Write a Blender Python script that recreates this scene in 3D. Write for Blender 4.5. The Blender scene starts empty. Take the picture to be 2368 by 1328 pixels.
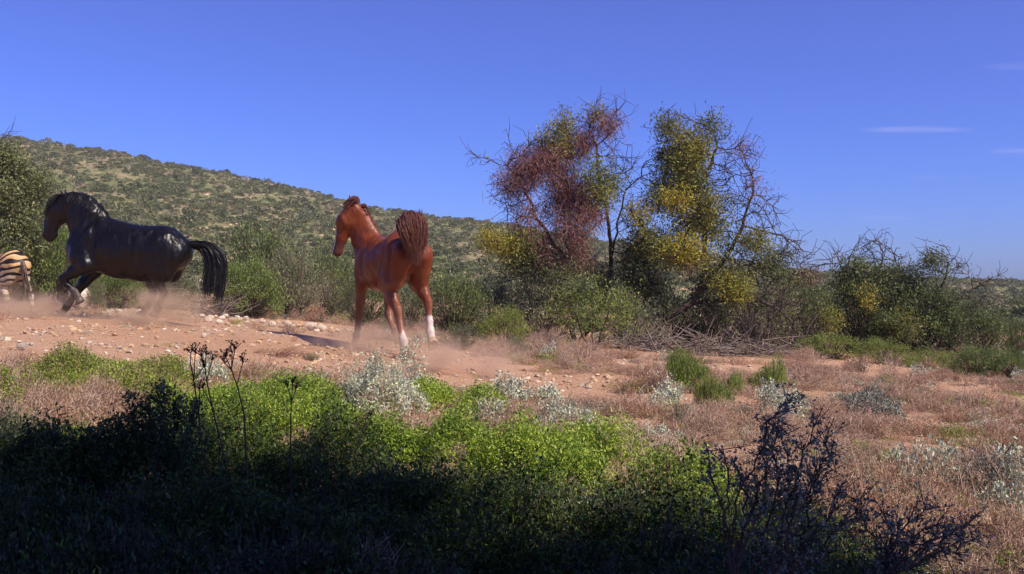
import bpy, math, random
import numpy as np
from mathutils import Vector, Matrix
rng = np.random.default_rng(7)
random.seed(7)
R = math.radians
sc = bpy.context.scene

# ------------------------------------------------------------------ camera
F = 2500.0; CX = 1184.0; CY = 664.0; CH = 1.1      # focal length and centre in photo pixels, lens height in metres
cam = bpy.data.cameras.new('camera'); cam.sensor_width = 36; cam.lens = 36*F/2368
cam.clip_start = 0.05; cam.clip_end = 6000
camo = bpy.data.objects.new('camera', cam); sc.collection.objects.link(camo)
camo.location = (0, 0, CH); camo.rotation_euler = (R(90), 0, 0); sc.camera = camo

# ------------------------------------------------------------------ sun and sky
SUN_EL, SUN_AZ = 47.0, 59.0          # elevation; degrees to the right of straight behind the camera
d_sun = Vector((math.sin(R(SUN_AZ))*math.cos(R(SUN_EL)), -math.cos(R(SUN_AZ))*math.cos(R(SUN_EL)), math.sin(R(SUN_EL))))
sl = bpy.data.lights.new('sun', 'SUN'); sl.energy = 5.0; sl.angle = R(0.53); sl.color = (1.0, 0.88, 0.72)
slo = bpy.data.objects.new('sun', sl); sc.collection.objects.link(slo)
slo.rotation_euler = d_sun.to_track_quat('Z', 'Y').to_euler(); slo.location = (0, 0, 30)
w = bpy.data.worlds.new('World'); sc.world = w; w.use_nodes = True
wn = w.node_tree; wn.nodes.clear()
out = wn.nodes.new('ShaderNodeOutputWorld'); bg = wn.nodes.new('ShaderNodeBackground'); sky = wn.nodes.new('ShaderNodeTexSky')
sky.sky_type = 'NISHITA'; sky.sun_disc = False; sky.sun_elevation = R(SUN_EL)
sky.sun_rotation = math.atan2(d_sun.x, d_sun.y); sky.altitude = 400; sky.air_density = 1.0; sky.dust_density = 0.6; sky.ozone_density = 2.5
tint = wn.nodes.new('ShaderNodeMixRGB'); tint.blend_type = 'MULTIPLY'; tint.inputs[0].default_value = 1
tint.inputs[2].default_value = (0.43, 0.56, 1.36, 1)
wn.links.new(sky.outputs[0], tint.inputs[1])
# thin streaks of high cloud low over the right skyline
tc = wn.nodes.new('ShaderNodeTexCoord'); sx = wn.nodes.new('ShaderNodeSeparateXYZ'); wn.links.new(tc.outputs['Generated'], sx.inputs[0])
def wm(op, a, b=None, clamp=False):
    m = wn.nodes.new('ShaderNodeMath'); m.operation = op; m.use_clamp = clamp
    for i, v in enumerate((a, b)):
        if v is None: continue
        if isinstance(v, (int, float)): m.inputs[i].default_value = v
        else: wn.links.new(v, m.inputs[i])
    return m.outputs[0]
fy = wm('MAXIMUM', sx.outputs[1], .02); cu = wm('DIVIDE', sx.outputs[0], fy); cv = wm('DIVIDE', sx.outputs[2], fy); tot = None
for px_, py_, wx_, wy_, k_ in ((2120, 300, 150, 9, .9), (2350, 349, 70, 8, .9), (2345, 153, 80, 12, .5), (2180, 410, 110, 9, .35), (2040, 505, 90, 8, .25)):
    e = wm('ADD', wm('POWER', wm('ABSOLUTE', wm('DIVIDE', wm('SUBTRACT', cu, (px_-CX)/F), wx_/F)), 2), wm('POWER', wm('ABSOLUTE', wm('DIVIDE', wm('SUBTRACT', cv, (CY-py_)/F), wy_/F)), 2))
    e = wm('MULTIPLY', wm('SUBTRACT', 1, e, True), k_); tot = e if tot is None else wm('MAXIMUM', tot, e)
mp = wn.nodes.new('ShaderNodeMapping'); mp.inputs['Scale'].default_value = (14, 14, 160); wn.links.new(tc.outputs['Generated'], mp.inputs[0])
nz = wn.nodes.new('ShaderNodeTexNoise'); nz.inputs['Scale'].default_value = 1.0; nz.inputs['Detail'].default_value = 5; wn.links.new(mp.outputs[0], nz.inputs['Vector'])
mr = wn.nodes.new('ShaderNodeMapRange'); mr.inputs['From Min'].default_value = .36; mr.inputs['From Max'].default_value = .7; mr.inputs['To Max'].default_value = .36; wn.links.new(nz.outputs[0], mr.inputs[0])
cfac = wm('MULTIPLY', tot, mr.outputs[0])
cm = wn.nodes.new('ShaderNodeMixRGB'); cm.inputs[2].default_value = (5.4, 5.4, 8.2, 1)
sc1 = wn.nodes.new('ShaderNodeVectorMath'); sc1.operation = 'SCALE'; sc1.inputs['Scale'].default_value = 1/6.0
gm_ = wn.nodes.new('ShaderNodeGamma'); gm_.inputs[1].default_value = 1.28
sc2 = wn.nodes.new('ShaderNodeVectorMath'); sc2.operation = 'SCALE'; sc2.inputs['Scale'].default_value = 6.0
wn.links.new(sky.outputs[0], sc1.inputs[0]); wn.links.new(sc1.outputs[0], gm_.inputs[0]); wn.links.new(gm_.outputs[0], sc2.inputs[0]); wn.links.new(sc2.outputs[0], tint.inputs[1])
wn.links.new(cfac, cm.inputs[0]); wn.links.new(tint.outputs[0], cm.inputs[1])
wn.links.new(cm.outputs[0], bg.inputs[0]); bg.inputs[1].default_value = 0.088
wn.links.new(bg.outputs[0], out.inputs[0])
sc.view_settings.view_transform = 'Standard'; sc.view_settings.look = 'None'; sc.view_settings.gamma = 1
sc.view_settings.use_curve_mapping = False; sc.view_settings.exposure = 0.40
sc.render.engine = 'CYCLES'; sc.cycles.use_denoising = True; sc.cycles.max_bounces = 6; sc.cycles.diffuse_bounces = 3
sc.cycles.transmission_bounces = 4; sc.cycles.volume_bounces = 1; sc.cycles.transparent_max_bounces = 8
sc.cycles.volume_step_rate = 1.0; sc.cycles.volume_max_steps = 64
sc.render.filter_size = 1.7 if hasattr(sc.render, 'filter_size') else 1.5

# ------------------------------------------------------------------ helpers
def link(o, parent=None):
    sc.collection.objects.link(o)
    if parent is not None: o.parent = parent
    return o
def mesh_obj(name, V, faces, mats, parent=None, midx=None, smooth=False, linkit=True):
    """V (n,3); faces: list of int arrays, each (m,3) or (m,4)"""
    me = bpy.data.meshes.new(name)
    V = np.ascontiguousarray(V, dtype=np.float32)
    fl = [np.asarray(f, dtype=np.int32) for f in faces if len(f)]
    me.vertices.add(len(V)); me.vertices.foreach_set('co', V.ravel())
    if fl:
        loops = np.concatenate([f.ravel() for f in fl]); tot = np.concatenate([np.full(len(f), f.shape[1], np.int32) for f in fl])
        st = np.concatenate([[0], np.cumsum(tot)[:-1]]).astype(np.int32)
        me.loops.add(len(loops)); me.loops.foreach_set('vertex_index', loops)
        me.polygons.add(len(tot)); me.polygons.foreach_set('loop_start', st); me.polygons.foreach_set('loop_total', tot)
        if midx is not None: me.polygons.foreach_set('material_index', np.asarray(midx, np.int32))
        me.polygons.foreach_set('use_smooth', np.full(len(tot), bool(smooth)))
    me.update(calc_edges=True)
    for m in (mats if isinstance(mats, (list, tuple)) else [mats]): me.materials.append(m)
    o = bpy.data.objects.new(name, me)
    if linkit: link(o, parent)
    return o
def tag(o, label, cat, group=None):
    o['label'] = label; o['category'] = cat
    if group: o['group'] = group
    return o
def empty(name, loc=(0, 0, 0), label=None, cat=None, group=None):
    o = bpy.data.objects.new(name, None); o.location = loc; o.empty_display_size = 0.2; link(o)
    if label: tag(o, label, cat, group)
    return o
def unit(v): return v/np.maximum(np.linalg.norm(v, axis=-1, keepdims=True), 1e-9)
def rdirs(n, r=rng): return unit(r.normal(size=(n, 3)))

class Geo:
    def __init__(s): s.V = []; s.T = []; s.Q = []; s.n = 0
    def add(s, V, Q=None, T=None):
        V = np.asarray(V, float).reshape(-1, 3); s.V.append(V)
        if Q is not None and len(Q): s.Q.append(np.asarray(Q)+s.n)
        if T is not None and len(T): s.T.append(np.asarray(T)+s.n)
        s.n += len(V)
    def leaves(s, P, D, L, W, r=rng):
        """rhombic leaves from P along D, length L, width W"""
        n = len(P)
        if n == 0: return
        D = unit(D); S = unit(np.cross(D, rdirs(n, r))); L = np.broadcast_to(L, (n,))[:, None]; W = np.broadcast_to(W, (n,))[:, None]
        N = np.cross(S, D)
        V = np.stack([P, P+D*L*.45+S*W*.5+N*W*.15, P+D*L, P+D*L*.45-S*W*.5+N*W*.15], 1)
        s.add(V, Q=np.arange(n*4).reshape(n, 4))
    def segs(s, A, B, ra, rb, k=3):
        n = len(A)
        if n == 0: return
        D = unit(B-A); up = np.where(np.abs(D[:, 2:3]) > .9, np.array([[1., 0, 0]]), np.array([[0, 0, 1.]]))
        U = unit(np.cross(D, up)); W = np.cross(D, U); ra = np.broadcast_to(ra, (n,)); rb = np.broadcast_to(rb, (n,))
        an = np.arange(k)*2*np.pi/k
        off = np.cos(an)[None, :, None]*U[:, None]+np.sin(an)[None, :, None]*W[:, None]
        V = np.concatenate([A[:, None]+off*ra[:, None, None], B[:, None]+off*rb[:, None, None]], 1)
        i = np.arange(k); q = np.stack([i, (i+1) % k, (i+1) % k+k, i+k], 1)
        s.add(V, Q=(q[None]+np.arange(n)[:, None, None]*2*k).reshape(-1, 4))
    def tube(s, pts, rad, k=6, cap=True):
        pts = np.asarray(pts, float); rad = np.broadcast_to(rad, (len(pts),)); n = len(pts)
        T = unit(np.gradient(pts, axis=0)); U = unit(np.cross(T[0], [0.13, 0.27, 0.95] if abs(T[0][2]) < .9 else [1., 0, 0])); fr = []
        for i in range(n):
            U = unit(U-T[i]*np.dot(U, T[i])); fr.append((U, np.cross(T[i], U)))
        an = np.arange(k)*2*np.pi/k
        V = np.concatenate([pts[i]+rad[i]*(np.cos(an)[:, None]*fr[i][0]+np.sin(an)[:, None]*fr[i][1]) for i in range(n)])
        q = [[i*k+j, i*k+(j+1) % k, (i+1)*k+(j+1) % k, (i+1)*k+j] for i in range(n-1) for j in range(k)]
        t = []
        if cap:
            V = np.concatenate([V, pts[:1], pts[-1:]])
            t = [[n*k, (j+1) % k, j] for j in range(k)]+[[n*k+1, (n-1)*k+j, (n-1)*k+(j+1) % k] for j in range(k)]
        s.add(V, Q=q, T=t)
    def obj(s, name, mats, parent=None, smooth=False, linkit=True):
        return mesh_obj(name, np.concatenate(s.V), [np.concatenate(x) for x in (s.T, s.Q) if x], mats, parent, smooth=smooth, linkit=linkit)

# value noise, for terrain and outlines
_tab = rng.random((256, 256))
def vnoise(x, y, seed=0):
    x = np.asarray(x, float)+seed*17.31; y = np.asarray(y, float)+seed*9.77
    xi = np.floor(x).astype(int); yi = np.floor(y).astype(int); fx = x-xi; fy = y-yi
    fx = fx*fx*(3-2*fx); fy = fy*fy*(3-2*fy)
    g = lambda a, b: _tab[a & 255, b & 255]
    return (g(xi, yi)*(1-fx)+g(xi+1, yi)*fx)*(1-fy)+(g(xi, yi+1)*(1-fx)+g(xi+1, yi+1)*fx)*fy
def fbm(x, y, o=4, seed=0):
    s = 0; a = .5
    for i in range(o): s = s+a*(vnoise(x*2**i, y*2**i, seed+i)-.5); a *= .5
    return s
def ss(a, b, x): t = np.clip((x-a)/(b-a), 0, 1); return t*t*(3-2*t)

# ------------------------------------------------------------------ terrain
SKY_PX = np.array([-2600, -1200, -600, 0, 60, 280, 540, 740, 850, 1000, 1180, 1400, 1850, 2100, 2368, 3000, 5000])
SKY_PY = np.array([330, 250, 262, 317, 323, 357, 407, 448, 480, 502, 522, 560, 628, 642, 652, 640, 600])
Y0, Y1 = 42.0, 225.0
def near_h(x, y):
    ax = np.abs(x)/(1+(np.abs(x)/6.0)**4)**.25
    axr = np.abs(x)/(1+(np.abs(x)/14.0)**4)**.25
    lat = np.where(x < 0, .11*ax, -.055*axr)
    return .12*ss(4, 14, y)+lat*ss(1, 14, y)
def H(x, y):
    x = np.asarray(x, float); y = np.asarray(y, float)
    n = near_h(x, y)+fbm(x*.9, y*.9, 3, 3)*.10*ss(1.5, 5, np.hypot(x, y))
    yy = np.maximum(y, 1.0); a = np.clip(x/yy, -1.5, 1.5)
    es = -(np.interp(a*F+CX, SKY_PX, SKY_PY)-CY)/F
    t = (yy-Y0)/(Y1-Y0); tc = np.clip(t, 0, 1); g = 1-(1-tc)**1.35
    eb = (near_h(a*Y0, Y0+0*a)-CH)/Y0
    und = fbm(x*.03, y*.03, 4, 11)*5*tc*(1-tc)*2
    h = CH+yy*(eb*(1-g)+es*g)+und+fbm(x*.25, y*.25, 3, 5)*.7*ss(0, .15, t)
    zr = CH+Y1*es
    h = np.where(t > 1, np.maximum(zr-(yy-Y1)*.12+fbm(x*.25, y*.25, 3, 5)*.7, -3-0*yy), h)
    k = ss(30, 46, y)
    return n*(1-k)+h*k
def G(px, py):
    """where the ray through a photo pixel meets the ground"""
    Y = np.geomspace(1.2, 260, 3000); x = (px-CX)/F*Y; z = CH-(py-CY)/F*Y
    i = np.argmax(H(x, Y) >= z); return np.array([x[i], Y[i], float(H(x[i], Y[i]))])
def PT(px, py, Y): return np.array([(px-CX)/F*Y, Y, CH-(py-CY)/F*Y])

# ------------------------------------------------------------------ materials
def newmat(name):
    m = bpy.data.materials.new(name); m.use_nodes = True; nt = m.node_tree; nt.nodes.clear()
    return m, nt, nt.nodes.new('ShaderNodeOutputMaterial')
def ramp(nt, cols, fac=None, interp='LINEAR'):
    r = nt.nodes.new('ShaderNodeValToRGB'); e = r.color_ramp.elements; r.color_ramp.interpolation = interp
    cols = [(c if len(c) == 2 else (i/(len(cols)-1), c)) for i, c in enumerate(cols)]
    while len(e) < len(cols): e.new(.5)
    for k, (p, c) in enumerate(cols): e[k].position = p; e[k].color = (*c, 1)
    if fac is not None: nt.links.new(fac, r.inputs[0])
    return r
def noise(nt, scale, detail=4, rough=.55, vec=None, dist=0):
    n = nt.nodes.new('ShaderNodeTexNoise'); n.inputs['Scale'].default_value = scale; n.inputs['Detail'].default_value = detail
    n.inputs['Roughness'].default_value = rough; n.inputs['Distortion'].default_value = dist
    if vec is not None: nt.links.new(vec, n.inputs['Vector'])
    return n
def mixc(nt, fac, a, b, mode='MIX'):
    m = nt.nodes.new('ShaderNodeMixRGB'); m.blend_type = mode
    for i, v in ((0, fac), (1, a), (2, b)):
        if isinstance(v, bpy.types.NodeSocket): nt.links.new(v, m.inputs[i])
        elif i == 0: m.inputs[0].default_value = v
        else: m.inputs[i].default_value = (*v, 1)
    return m.outputs[0]
def leafmat(name, cols, transl=.3, rough=.55, spec=.3, patch=.35, pscale=1.5):
    m, nt, out = newmat(name)
    geo = nt.nodes.new('ShaderNodeNewGeometry'); oi = nt.nodes.new('ShaderNodeObjectInfo'); tc = nt.nodes.new('ShaderNodeTexCoord')
    nz = noise(nt, pscale, 3, .6, tc.outputs['Object'])
    ad = nt.nodes.new('ShaderNodeMath'); ad.operation = 'MULTIPLY_ADD'; ad.inputs[1].default_value = patch*3; ad.inputs[2].default_value = -patch*1.5
    nt.links.new(nz.outputs[0], ad.inputs[0])
    a2 = nt.nodes.new('ShaderNodeMath'); nt.links.new(geo.outputs['Random Per Island'], a2.inputs[0]); nt.links.new(ad.outputs[0], a2.inputs[1])
    a3 = nt.nodes.new('ShaderNodeMath'); a3.operation = 'MULTIPLY_ADD'; nt.links.new(oi.outputs['Random'], a3.inputs[0]); a3.inputs[1].default_value = .3; a3.inputs[2].default_value = -.15
    a4 = nt.nodes.new('ShaderNodeMath'); a4.use_clamp = True; nt.links.new(a2.outputs[0], a4.inputs[0]); nt.links.new(a3.outputs[0], a4.inputs[1])
    r = ramp(nt, cols, a4.outputs[0])
    p = nt.nodes.new('ShaderNodeBsdfPrincipled'); p.inputs['Roughness'].default_value = rough; p.inputs['Specular IOR Level'].default_value = spec
    nt.links.new(r.outputs[0], p.inputs['Base Color'])
    if transl > 0:
        t = nt.nodes.new('ShaderNodeBsdfTranslucent'); nt.links.new(r.outputs[0], t.inputs[0])
        mx = nt.nodes.new('ShaderNodeMixShader'); mx.inputs[0].default_value = transl
        nt.links.new(p.outputs[0], mx.inputs[1]); nt.links.new(t.outputs[0], mx.inputs[2]); nt.links.new(mx.outputs[0], out.inputs[0])
    else: nt.links.new(p.outputs[0], out.inputs[0])
    return m
M = {}
M['succulent'] = leafmat('succulent_green', [(.08, .14, .02), (.18, .29, .03), (.31, .43, .04), (.45, .53, .08)], .3, .45, .4)
M['olive_mat'] = leafmat('olive_mat', [(.10, .10, .03), (.18, .23, .04), (.30, .38, .06), (.38, .36, .11)], .3)
M['russet'] = leafmat('russet_twigs', [(.22, .11, .07), (.41, .225, .145), (.58, .37, .25), (.66, .53, .38)], .12, .7, .15)
M['mauve'] = leafmat('mauve_twigs', [(.20, .115, .085), (.39, .25, .18), (.56, .40, .30), (.66, .54, .43)], .12, .7, .15)
M['straw'] = leafmat('straw', [(.33, .20, .12), (.50, .34, .22), (.66, .50, .35), (.60, .52, .40)], .15, .7, .15)
M['grey'] = leafmat('grey_leaf', [(.20, .25, .17), (.40, .46, .35), (.58, .63, .50), (.68, .70, .42)], .15, .6, .3)
M['bluegrey'] = leafmat('bluegrey_leaf', [(.07, .095, .075), (.15, .19, .145), (.25, .30, .235), (.36, .40, .33)], .15, .6, .3)
M['shaded_mat'] = leafmat('shade_tinted_mat_leaf', [(.02, .03, .01), (.04, .07, .015), (.07, .12, .02), (.13, .17, .035)], .3, .45, .2)  # darkened green mat leaf: the shade is put into its colour
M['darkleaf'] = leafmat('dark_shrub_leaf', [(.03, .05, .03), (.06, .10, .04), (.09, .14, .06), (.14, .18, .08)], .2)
M['bush'] = leafmat('bush_leaf', [(.055, .08, .028), (.11, .155, .045), (.18, .245, .065), (.27, .32, .10)], .3)
M['bushbright'] = leafmat('bright_bush_leaf', [(.07, .11, .03), (.14, .21, .05), (.23, .32, .08), (.34, .42, .12)], .35)
M['bushlime'] = leafmat('lime_bush_leaf', [(.10, .14, .03), (.20, .28, .05), (.32, .40, .07), (.42, .44, .12)], .35)
M['bushgrey'] = leafmat('greyish_bush_leaf', [(.08, .095, .05), (.16, .185, .09), (.26, .28, .14), (.36, .34, .20)], .25)
M['acacia'] = leafmat('acacia_leaf', [(.06, .075, .035), (.12, .15, .06), (.20, .235, .09), (.31, .32, .14)], .3)
M['olive'] = leafmat('olive_mistletoe', [(.10, .11, .035), (.20, .21, .05), (.32, .31, .065), (.47, .41, .09)], .3)
M['yellow'] = leafmat('yellow_mistletoe', [(.16, .165, .03), (.30, .28, .04), (.46, .40, .05), (.60, .48, .07)], .35)
M['redm'] = leafmat('red_mistletoe', [(.12, .055, .052), (.22, .098, .085), (.34, .145, .11), (.40, .28, .24)], .2, .7, .15)
M['hillshrub'] = leafmat('hill_shrub_leaf', [(.06, .072, .035), (.13, .145, .065), (.21, .225, .10), (.30, .28, .16)], .15, .8, .1)
def barkmat(name, c1, c2):
    m, nt, out = newmat(name); tc = nt.nodes.new('ShaderNodeTexCoord'); geo = nt.nodes.new('ShaderNodeNewGeometry')
    nz = noise(nt, 14, 6, .7, tc.outputs['Object']); r = ramp(nt, [(.3, c1), (.7, c2)], nz.outputs[0])
    p = nt.nodes.new('ShaderNodeBsdfPrincipled'); p.inputs['Roughness'].default_value = .85; p.inputs['Specular IOR Level'].default_value = .2
    b = nt.nodes.new('ShaderNodeBump'); b.inputs['Strength'].default_value = .8; b.inputs['Distance'].default_value = .02
    nt.links.new(nz.outputs[0], b.inputs['Height']); nt.links.new(b.outputs[0], p.inputs['Normal']); nt.links.new(r.outputs[0], p.inputs['Base Color'])
    nt.links.new(p.outputs[0], out.inputs[0]); return m
M['bark'] = barkmat('thorn_bark', (.035, .025, .02), (.11, .08, .065))
M['barkgrey'] = barkmat('dead_wood', (.10, .075, .06), (.30, .24, .20))
M['twig'] = barkmat('twig_bark', (.07, .045, .04), (.17, .115, .10))
def stonemat(name, c1, c2):
    m, nt, out = newmat(name); tc = nt.nodes.new('ShaderNodeTexCoord'); oi = nt.nodes.new('ShaderNodeObjectInfo')
    nz = noise(nt, 5, 6, .65, tc.outputs['Object']); r = ramp(nt, [(.3, c1), (.62, c2)], nz.outputs[0])
    hv = nt.nodes.new('ShaderNodeMapRange'); hv.inputs['To Min'].default_value = .75; hv.inputs['To Max'].default_value = 1.1
    nt.links.new(oi.outputs['Random'], hv.inputs[0])
    mm = nt.nodes.new('ShaderNodeVectorMath'); mm.operation = 'SCALE'; nt.links.new(r.outputs[0], mm.inputs[0]); nt.links.new(hv.outputs[0], mm.inputs['Scale'])
    p = nt.nodes.new('ShaderNodeBsdfPrincipled'); p.inputs['Roughness'].default_value = .85; p.inputs['Specular IOR Level'].default_value = .25
    b = nt.nodes.new('ShaderNodeBump'); b.inputs['Strength'].default_value = .6; b.inputs['Distance'].default_value = .03
    nt.links.new(nz.outputs[0], b.inputs['Height']); nt.links.new(b.outputs[0], p.inputs['Normal']); nt.links.new(mm.outputs[0], p.inputs['Base Color'])
    nt.links.new(p.outputs[0], out.inputs[0]); return m
M['stone_pale'] = stonemat('pale_stone', (.50, .38, .28), (.78, .67, .53))
M['stone_tan'] = stonemat('tan_stone', (.38, .24, .13), (.66, .46, .28))
M['stone_grey'] = stonemat('grey_stone', (.33, .28, .22), (.52, .46, .38))

# ground: reddish sandy soil with gravel, litter and greener patches
def groundmat(name, hill=False):
    m, nt, out = newmat(name); tc = nt.nodes.new('ShaderNodeTexCoord'); V = tc.outputs['Object']
    big = noise(nt, .35 if not hill else .06, 5, .6, V); fine = noise(nt, 30 if not hill else 1.1, 6, .72, V); mid = noise(nt, 3.2 if not hill else .35, 5, .65, V)
    if hill:
        soil = ramp(nt, [(.32, (.23, .16, .10)), (.5, (.35, .25, .165)), (.66, (.49, .37, .26))], fine.outputs[0]).outputs[0]
        green = ramp(nt, [(.35, (.10, .115, .045)), (.6, (.20, .22, .08))], fine.outputs[0]).outputs[0]
        add = nt.nodes.new('ShaderNodeMath'); nt.links.new(big.outputs[0], add.inputs[0]); nt.links.new(mid.outputs[0], add.inputs[1])
        mk = nt.nodes.new('ShaderNodeMapRange'); mk.inputs['From Min'].default_value = .80; mk.inputs['From Max'].default_value = 1.05
        nt.links.new(add.outputs[0], mk.inputs[0]); col = mixc(nt, mk.outputs[0], soil, green)
    else:
        soil = ramp(nt, [(.30, (.27, .145, .085)), (.48, (.47, .27, .165)), (.62, (.60, .37, .235)), (.8, (.70, .49, .34))], fine.outputs[0]).outputs[0]
        pale = ramp(nt, [(.35, (.50, .30, .19)), (.65, (.66, .45, .31))], mid.outputs[0]).outputs[0]
        mk = nt.nodes.new('ShaderNodeMapRange'); mk.inputs['From Min'].default_value = .42; mk.inputs['From Max'].default_value = .62
        nt.links.new(big.outputs[0], mk.inputs[0]); col = mixc(nt, mk.outputs[0], soil, pale)
        col = mixc(nt, .55, col, soil)
        vor = nt.nodes.new('ShaderNodeTexVoronoi'); vor.inputs['Scale'].default_value = 26; nt.links.new(V, vor.inputs['Vector'])
        lt = nt.nodes.new('ShaderNodeMapRange'); lt.inputs['From Min'].default_value = .22; lt.inputs['From Max'].default_value = .12; nt.links.new(vor.outputs['Distance'], lt.inputs[0])
        sp = ramp(nt, [(.0, (.22, .12, .08)), (.5, (.52, .36, .25)), (1., (.70, .56, .44))], vor.outputs['Color']).outputs[0]
        col = mixc(nt, lt.outputs[0], col, sp)
    p = nt.nodes.new('ShaderNodeBsdfPrincipled'); p.inputs['Roughness'].default_value = .95; p.inputs['Specular IOR Level'].default_value = .1
    b = nt.nodes.new('ShaderNodeBump'); b.inputs['Strength'].default_value = .8; b.inputs['Distance'].default_value = .05 if not hill else .5
    nt.links.new(fine.outputs[0], b.inputs['Height']); nt.links.new(b.outputs[0], p.inputs['Normal']); nt.links.new(col, p.inputs['Base Color'])
    nt.links.new(p.outputs[0], out.inputs[0]); return m
M['soil'] = groundmat('sandy_soil'); M['hill'] = groundmat('hill_soil', True)

def build_terrain():
    an = np.concatenate([np.linspace(-50, 50, 520), np.linspace(50, 310, 70)[1:-1]])*np.pi/180
    rr = np.geomspace(.25, 290, 240)
    A, RR = np.meshgrid(an, rr); X = RR*np.sin(A); Y = RR*np.cos(A); Z = H(X, Y)
    V = np.stack([X, Y, Z], -1).reshape(-1, 3); na = len(an)
    V = np.concatenate([V, [[0, 0, float(H(0, 0))]]])
    i, j = np.meshgrid(np.arange(len(rr)-1), np.arange(na), indexing='ij'); j2 = (j+1) % na
    Q = np.stack([i*na+j, i*na+j2, (i+1)*na+j2, (i+1)*na+j], -1).reshape(-1, 4)[:, ::-1]
    cy = V[Q[:, 0], 1]; far = cy > Y0+2
    tri = np.stack([np.arange(na), (np.arange(na)+1) % na, np.full(na, len(V)-1)], 1)
    def sub(name, q, t, m):
        idx = np.unique(np.concatenate([q.ravel(), t.ravel()]) if t is not None else q.ravel()); mp = np.full(len(V), -1); mp[idx] = np.arange(len(idx))
        o = mesh_obj(name, V[idx], ([mp[t]] if t is not None else [])+[mp[q]], m, smooth=True); o['kind'] = 'structure'; return o
    sub('ground', Q[~far], tri, M['soil']); sub('hill', Q[far], None, M['hill'])
build_terrain()
#@@SPLIT@@
# ------------------------------------------------------------------ plants
def sprigs(gl, gs, bases, tips, m, f0, jit, L, W, a=.6, rs=.003, curve=.12, twigs=0, ks=3):
    """curved stems from bases to tips, with m leaves each along their upper part"""
    n = len(bases)
    if n == 0: return
    bases = np.asarray(bases, float); tips = np.asarray(tips, float)
    ln = np.linalg.norm(tips-bases, axis=1, keepdims=True)
    mid = (bases+tips)/2+rdirs(n)*ln*curve
    if rs > 0:
        gs.segs(bases, mid, rs*1.3, rs, ks); gs.segs(mid, tips, rs, rs*.5, ks)
    D = unit(tips-mid)
    if twigs:
        t = rng.random((n, twigs, 1)); q = mid[:, None]*(1-t)+tips[:, None]*t; dd = unit(D[:, None]+rng.normal(size=(n, twigs, 3))*.7)
        e = q+dd*ln[:, None]*(.12+.25*rng.random((n, twigs, 1)))
        gs.segs(q.reshape(-1, 3), e.reshape(-1, 3), rs*.6, rs*.35, 3)
    if m:
        t = f0+(1-f0)*rng.random((n, m, 1)); u = np.clip(t*2-1, 0, 1); b = np.clip(t*2, 0, 1)
        q = np.where(t > .5, mid[:, None]*(1-u)+tips[:, None]*u, bases[:, None]*(1-b)+mid[:, None]*b)
        q = q+rng.normal(size=(n, m, 3))*jit
        dd = D[:, None]*a+rng.normal(size=(n, m, 3))*.6
        N = n*m; s = .65+.7*rng.random(N)
        gl.leaves(q.reshape(-1, 3), dd.reshape(-1, 3), L*s, W*s)

STY = {  # leaf material, stem material, sprigs per m2, leaves each, f0, jitter, L, W, a, stem radius, curve, twigs
    'succulent': ('succulent', 'succulent', 1250, 22, .62, .022, .021, .0090, .35, 0, .3, 0),
    'olive_mat': ('olive_mat', 'russet', 1200, 17, .6, .022, .018, .0075, .4, .0012, .3, 1),
    'russet': ('russet', 'russet', 1100, 6, .4, .016, .014, .005, .6, .0016, .35, 4),
    'mauve': ('mauve', 'mauve', 1100, 6, .4, .016, .014, .005, .6, .0017, .35, 4),
    'straw': ('straw', 'straw', 700, 5, .4, .02, .018, .005, .8, .0016, .35, 4),
    'grey': ('grey', 'straw', 260, 30, .5, .018, .021, .012, .5, .0022, .25, 2),
    'bluegrey': ('bluegrey', 'twig', 260, 30, .4, .02, .018, .009, .6, .003, .25, 2),
    'tuft': ('bushbright', 'olive_mat', 3000, 6, .4, .010, .035, .004, 2.0, .0016, .08, 1),
    'dark': ('darkleaf', 'twig', 400, 24, .25, .03, .022, .010, .6, .0025, .25, 1),
    'shaded_green': ('shaded_mat', 'shaded_mat', 700, 22, .4, .028, .024, .010, .4, 0, .3, 0),
}
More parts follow.
